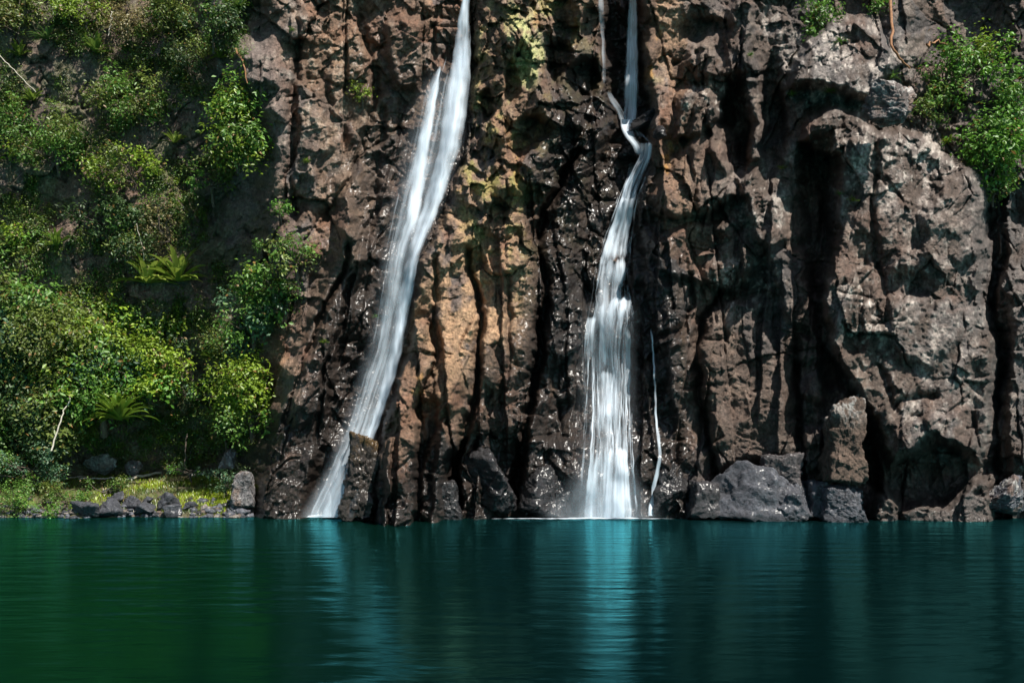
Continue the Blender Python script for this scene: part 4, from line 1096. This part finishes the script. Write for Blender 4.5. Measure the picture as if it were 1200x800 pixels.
# --- shrubs growing on the cliff face
F = [
 ('shrub', 'airy green shrub at the top of the diagonal row up the cliff', 345, 298, 28, 20, 'mid', 'olive', .14, .9),
 ('shrub', 'mid-green shrub second from the top of the diagonal row', 318, 328, 34, 24, 'mid', 'yellow', .15, 1),
 ('shrub', 'glossy blue-green shrub in the middle of the diagonal row', 292, 366, 40, 32, 'blue', 'mid', .16, 1),
 ('shrub', 'blue-green shrub under the glossy one, with twigs to its right', 268, 402, 34, 26, 'blue', 'olive', .15, 1),
 ('shrub', 'large bright yellow-green shrub at the bottom of the diagonal row', 290, 470, 46, 38, 'yellow', 'mid', .16, 1.1),
 ('shrub', 'pale green feathery shrub left of the large yellow-green shrub', 244, 458, 28, 13, 'blue', 'fresh', .12, .9),
 ('shrub', 'shaded olive shrub hanging under the large yellow-green shrub', 262, 500, 36, 22, 'olive', 'dark', .14, 1),
 ('shrub', 'big olive-green shrub on the grey rock face above the black hollow', 274, 148, 40, 40, 'mid', 'yellow', .15, 1),
 ('shrub', 'loose olive shrub drooping from the lower left of the big rock-face shrub', 246, 205, 26, 26, 'olive', 'mid', .14, .9),
 ('shrub', 'dark green shrub on the cliff above the mid-green tree', 122, 256, 48, 24, 'dark', 'mid', .14, 1.1),
 ('shrub', 'dark hanging scrub over the black gap beside the pale vine', 152, 292, 36, 22, 'dark', 'olive', .12, 1),
 ('shrub', 'dry thin scrub on the brown rock above the strap-leaved pair', 196, 268, 34, 22, 'dry', 'olive', .10, .6),
 ('shrub', 'green shrub on the upper left rocks under the top scrub', 62, 168, 40, 26, 'mid', 'olive', .13, 1),
 ('shrub', 'olive shrub in the middle of the upper left rock face', 148, 118, 44, 28, 'olive', 'mid', .13, 1),
 ('shrub', 'yellowish shrub on the upper left face above the dark green shrub', 150, 196, 40, 24, 'yellow', 'olive', .13, 1),
 ('shrub', 'low green shrub at the left edge halfway up the rocks', 8, 146, 26, 24, 'mid', 'yellow', .13, 1),
 ('shrub', 'small bright plant in the crack at far left above the lichen rock', 20, 262, 16, 22, 'yellow', 'fresh', .12, .8),
 ('shrub', 'mixed olive scrub along the top edge at the far left corner', 18, 18, 36, 26, 'olive', 'dry', .12, .9),
 ('shrub', 'bright green scrub at the top edge left of the bare branch', 100, 12, 38, 22, 'yellow', 'mid', .12, 1),
 ('shrub', 'dry brown-green scrub at the top edge right of the bare branch', 150, 18, 34, 26, 'dry', 'olive', .11, .9),
 ('shrub', 'grey-green scrub at the top edge beside the pale rock', 198, 18, 32, 28, 'olive', 'mid', .12, .9),
 ('shrub', 'dark green scrub at the top edge left of the bare dark rock', 246, 22, 30, 26, 'dark', 'mid', .12, 1),
 ('shrub', 'shaded green scrub under the grey-green top scrub', 226, 74, 26, 24, 'dark', 'olive', .12, .9),
 ('shrub', 'glossy green shrub draping the left end of the upper right ledge', 1112, 84, 38, 28, 'fresh', 'mid', .17, .8),
 ('shrub', 'bright green shrub on the upper right ledge under the dry branch', 1154, 66, 34, 24, 'fresh', 'yellow', .17, .8),
 ('shrub', 'green shrub at the right edge of the photo on the upper ledge', 1188, 112, 30, 40, 'fresh', 'mid', .17, .8),
 ('shrub', 'large glossy shrub hanging beside the big buttress at right', 1160, 176, 38, 38, 'fresh', 'mid', .17, .8),
 ('shrub', 'dull grey-green shrub behind the round perched boulder', 1092, 124, 22, 20, 'olive', 'mid', .11, .9),
 ('shrub', 'small sparse shrub at the bottom of the hanging right thicket', 1168, 220, 20, 12, 'mid', 'olive', .11, .8),
 ('shrub', 'green shrub at the top edge left of the pale cap rock', 962, 18, 20, 22, 'fresh', 'mid', .14, 1),
 ('shrub', 'small green shrub at the top edge above the brown roots', 1022, 6, 24, 9, 'mid', 'fresh', .12, .9),
 ('shrub', 'small green plant on the dark rock above the diagonal shrub row', 328, 246, 10, 8, 'fresh', None, .10, .9),
 ('shrub', 'tiny green plant on the rock left of the airy top shrub', 306, 287, 7, 6, 'fresh', None, .08, .9),
 ('shrub', 'yellow-green plant in a crack of the brown wall left of the left waterfall', 424, 106, 9, 9, 'yellow', 'olive', .09, .9),
]
for i, (nm, lb, u, v, a, b_, k, s2, lf, dn) in enumerate(F):
    shrub(nm, lb, u, v, a, b_, k, None, 260 + i, lf * 1.25, dn * .9, cat=nm, second=s2, depth=.75)
# --- strap-leaved plants
rosette('strap_plant', 'bright strap-leaved plant, left one of the pair on the ledge', 172, 332, 52, 46, ((.14, .20, .025), (.30, .36, .07)), seed=301, up=.8)
rosette('strap_plant', 'bright strap-leaved plant, right one of the pair on the ledge', 209, 330, 54, 46, ((.14, .20, .025), (.30, .36, .07)), seed=302, up=.8)
rosette('strap_plant', 'large green strap-leaved plant hanging over the pale rock near the bank', 140, 492, 52, 56, ((.06, .13, .015), (.18, .26, .03)), seed=303, y=41.9, up=.7, droop=.9)
rosette('strap_plant', 'spiky green plant on the upper left rocks under the top scrub', 54, 46, 25, 30, ((.05, .11, .03), (.12, .2, .05)), seed=304)
rosette('strap_plant', 'spiky yellow-green plant at the left edge near the top', 22, 66, 24, 30, ((.08, .13, .02), (.17, .22, .04)), seed=305)
rosette('strap_plant', 'spiky bright plant on the dark rock right of the top scrub', 258, 68, 20, 30, ((.08, .14, .015), (.18, .26, .03)), seed=306)
rosette('strap_plant', 'small spiky plant at the top edge above the bare dark rock', 282, 8, 18, 24, ((.06, .13, .02), (.14, .22, .04)), seed=307)
rosette('strap_plant', 'spiky green plant between the round shrubs at the left edge of the upper face', 38, 118, 24, 30, ((.07, .13, .02), (.18, .25, .04)), seed=308, up=.8)
rosette('strap_plant', 'long-leaved plant on the rock between the upper olive shrub and the top scrub', 112, 62, 28, 32, ((.06, .12, .02), (.16, .23, .04)), seed=309, up=.8)
rosette('strap_plant', 'spiky bright plant right of the yellowish upper shrub', 204, 168, 24, 30, ((.09, .15, .02), (.22, .29, .05)), seed=310, up=.8)
rosette('strap_plant', 'long-leaved plant on the ledge above the mid-green tree at far left', 66, 288, 28, 32, ((.07, .14, .02), (.19, .27, .04)), seed=311, up=.8)
rosette('strap_plant', 'spiky plant among the diagonal shrub row, at its left side', 250, 420, 26, 32, ((.07, .14, .02), (.19, .27, .04)), seed=312, up=.8)
for i, (u, v, s, k, lb) in enumerate([(985, 50, 12, 'fresh', 'grass tuft on top of the pale cap rock'), (972, 108, 14, 'fresh', 'long grass tuft under the pale cap rock'),
        (928, 112, 9, 'fresh', 'short grass tuft at the left lip of the pale cap rock'), (1046, 92, 15, 'mid', 'grass tuft left of the right thicket beside the boulder'),
        (1000, 236, 11, 'yellow', 'yellow-green tuft on the sunlit edge of the big buttress'), (984, 228, 8, 'mid', 'small green tuft in the crevice edge of the big buttress'),
        (916, 198, 10, 'yellow', 'yellow tuft on the rock left of the dark crevice'), (879, 66, 8, 'fresh', 'small bright tuft on the brown block right of the tan wall'),
        (360, 190, 9, 'yellow', 'tuft on the grey wall left of the brown block'), (380, 402, 9, 'yellow', 'tuft in the diagonal crack left of the left waterfall'),
        (342, 36, 8, 'fresh', 'small tuft high on the wall left of the left waterfall'), (1112, 166, 14, 'yellow', 'yellowish tuft under the right thicket on the buttress top'),
        (440, 372, 8, 'fresh', 'wet green tuft beside the left waterfall')]):
    tuft(lb, u, v, s, 30, k, None, 320 + i)
# --- roots, vines, sticks, driftwood
stick('dead_stick', 'bleached dead stick leaning in front of the thicket', [pt(60, 528, 40.8), pt(72, 490, 41.0), pt(82, 466, 41.3)], .035, .02, M_PALEWOOD, 'stick', .02, 1)
stick('vine', 'pale bare vine hanging above the strap-leaved pair', [at(160, 262, .5), at(167, 290, .5), at(172, 326, .5)], .012, .02, M_PALEWOOD, 'vine', .02, 2)
stick('vine', 'thin bare branch hanging between the scrub at the top edge', [pt(131, 14, 43.0), pt(130, 26, 42.9), pt(127, 42, 42.9)], .02, .015, M_PALEWOOD, 'vine', .02, 3)
stick('vine', 'long thin bare stem slanting down at the left edge below the spiky plant', [pt(-4, 62, 43.0), pt(18, 84, 42.8), pt(42, 108, 42.8)], .018, .014, M_PALEWOOD, 'vine', .01, 4)
stick('root', 'thick reddish root hanging beside the pale cap rock', [at(1043, -6, .1), at(1045, 30, .1), at(1046, 56, .12), at(1056, 70, .1), at(1066, 80, .1)], .07, .04, M_ROOT, 'root', .03, 5)
stick('branch', 'dry orange branch on top of the upper right shrubs', [at(1086, 52, .8), at(1100, 48, .9), at(1128, 62, 1.0)], .05, .02, M_ROOT, 'branch', .04, 6)
stick('root', 'tan root running down the dark rock right of the spiky bright plant', [at(276, 58, .08), at(286, 74, .08), at(290, 98, .08)], .06, .02, M_ROOT, 'root', .02, 7)
stick('trunk_stem', 'slim bare stem standing at the cliff foot right of the black rock wall', [pt(217, 547, 44.5), pt(217, 530, 44.5), pt(219, 508, 44.6)], .04, .03, M_BARK, 'stem', .02, 8)
for i, (u0_, v0_, u1_, v1_, lb) in enumerate([(150, 563, 216, 551, 'long bleached driftwood pole lying across the bank'), (224, 559, 256, 555, 'short pale driftwood log at the right of the bank'),
        (40, 567, 100, 560, 'pale driftwood log half hidden behind the olive shrub'), (92, 563, 134, 562, 'thin pale driftwood stick left of the long pole'), (228, 555, 252, 553, 'thin pale stick lying behind the short driftwood log')]):
    a = ground_pt(u0_, v0_); b_ = ground_pt(u1_, v1_)
    a.z += .08; b_.z += .08
    stick('driftwood', lb, [a, (a + b_) / 2, b_], .07 if i != 3 else .04, .04, M_PALEWOOD, 'driftwood', .02, 30 + i, 'driftwood on the bank')

# --- grass on the bank
def grass():
    r = np.random.default_rng(5)
    n = 38000
    X = np.where(r.random(n) < .4, r.uniform(-15.6, -11.2, n), r.uniform(-26, -10.2, n)); Yw = r.uniform(39.3, 46.5, n); Z = bank_z(X, Yw)
    pch = fbm(X * .45, Yw * .45, 3, 3)
    keep = (Z > .05) & (pch + .25 * r.normal(size=n) > -.25)
    X, Yw, Z, pch = X[keep], Yw[keep], Z[keep], pch[keep]; n = len(X)
    h = r.uniform(.06, .20, n); az = r.uniform(0, 6.28, n); w = r.uniform(.008, .018, n)
    b = np.stack([X, Yw, Z - .01], 1); s = np.stack([np.cos(az), np.sin(az), 0 * az], 1) * w[:, None]
    l = np.stack([np.sin(az) * h * .5 + r.normal(size=n) * .03, -np.cos(az) * h * .5, h], 1)
    v = np.stack([b - s, b + s, b + l * .6 + s * .6, b + l, b + l * .6 - s * .6], 1).reshape(-1, 3)
    i0 = np.arange(n) * 5
    f = np.concatenate([np.stack([i0, i0 + 1, i0 + 2], 1), np.stack([i0, i0 + 2, i0 + 4], 1), np.stack([i0 + 4, i0 + 2, i0 + 3], 1)])
    br = (ss(-.1, .5, pch + .15) * (.25 + .75 * ss(-18.5, -15.5, X)))[:, None]
    k = np.array([.07, .12, .02]) + (np.array([.30, .40, .02]) - np.array([.07, .12, .02])) * br
    dry = (r.random(n) < .14)
    k = k * (.7 + .6 * r.random((n, 1))); k[dry] = np.array([.28, .20, .07]) * (.7 + .6 * r.random((dry.sum(), 1)))
    o = build_mesh('grass', v, f, M_BLADE, None, False, {'col': np.repeat(k, 5, 0)})
    tag(o, 'short yellow-green grass on the bank', 'grass', kind='stuff')
grass()

def undergrowth():
    r = np.random.default_rng(77)
    CC, NN, LL, KK = [], [], [], []
    tones = [np.array(GREENS[k]) for k in ('olive', 'mid', 'dry', 'dark', 'yellow')]
    n = 0
    while n < 5600:
        u, v = r.uniform(-260, 350), r.uniform(-30, 545)
        lim = np.interp(v, [0, 200, 240, 262, 300, 330, 420, 520, 560], [292, 280, 245, 240, 240, 345, 300, 300, 200])
        m = float(fbm(np.array(u / 60), np.array(v / 45), 3, 401)) + .35 * (v < 45) + .3 * (v > 235) + .25 * (u > 240) * (v > 300) - .02
        if u > lim or r.random() > m * 2.2 or (145 < u < 245 and 288 < v < 350): continue
        n += 1
        y = float(sample(Yn, u, v)); sz = r.uniform(.12, .36); k = r.integers(18, 60)
        c = P(np.array(u), np.array(v), np.array(y - sz * .3))
        q = r.normal(size=(k, 3)) * sz * np.array([.6, .4, .5])
        nn = q * .5 / sz + r.normal(size=(k, 3)) * .5 + np.array([.1, -.3, .7]); nn /= np.linalg.norm(nn, axis=1)[:, None]
        t = tones[int(r.choice(5, p=[.30, .33, .08, .14, .15]))]
        CC.append(c + q); NN.append(nn); LL.append(r.uniform(.06, .14, k)); KK.append((t[0] + (t[1] - t[0]) * r.random((k, 1))) * r.uniform(.7, 1.25))
    CC = np.concatenate(CC); LL = np.concatenate(LL)
    v_, f_, k_ = leaf_mesh(CC, np.concatenate(NN), LL, LL * .45, np.concatenate(KK), r)
    o = build_mesh('undergrowth', v_, f_, M_LEAF, None, False, {'col': k_})
    tag(o, 'low olive scrub covering the rocks of the upper left cliff', 'undergrowth', kind='stuff')
undergrowth()

def pebbles():
    r = np.random.default_rng(123)
    d, f = ico(2)
    V_, F_, K_, W_, o = [], [], [], [], 0
    for i in range(420):
        X = r.uniform(-23, -10.2); sh = float(ground_shore(X)); Yw = sh + abs(r.normal()) * .55 - .1
        z = float(bank_z(np.array(X), np.array(Yw))); sz = r.uniform(.03, .13) * (1.6 if X > -12.5 else 1)
        v = d * (1 + .25 * r.normal(size=(1, 3))) * sz * np.array([1.2, 1, .7])
        v = v + d * sz * .2 * r.normal(size=(len(d), 1))
        c = SLATE * r.uniform(.6, 1.5) if r.random() < .75 else lerp(BROWN, PALE, r.random() * .5)
        V_.append(v + np.array([X, Yw, max(z, 0) + sz * .2])); F_.append(f + o); K_.append(np.repeat(c[None], len(d), 0)); W_.append(np.full(len(d), .35)); o += len(d)
    ob = build_mesh('gravel', np.concatenate(V_), np.concatenate(F_), M_ROCK, None, False, {'col': np.concatenate(K_), 'wet': np.concatenate(W_)})
    tag(ob, 'dark pebbles along the waterline of the bank', 'gravel', kind='stuff')
def ground_shore(X):
    ys = np.linspace(38.5, 44, 300); z = bank_z(np.full(300, X), ys)
    return ys[int(np.argmax(z > 0.0))]
pebbles()
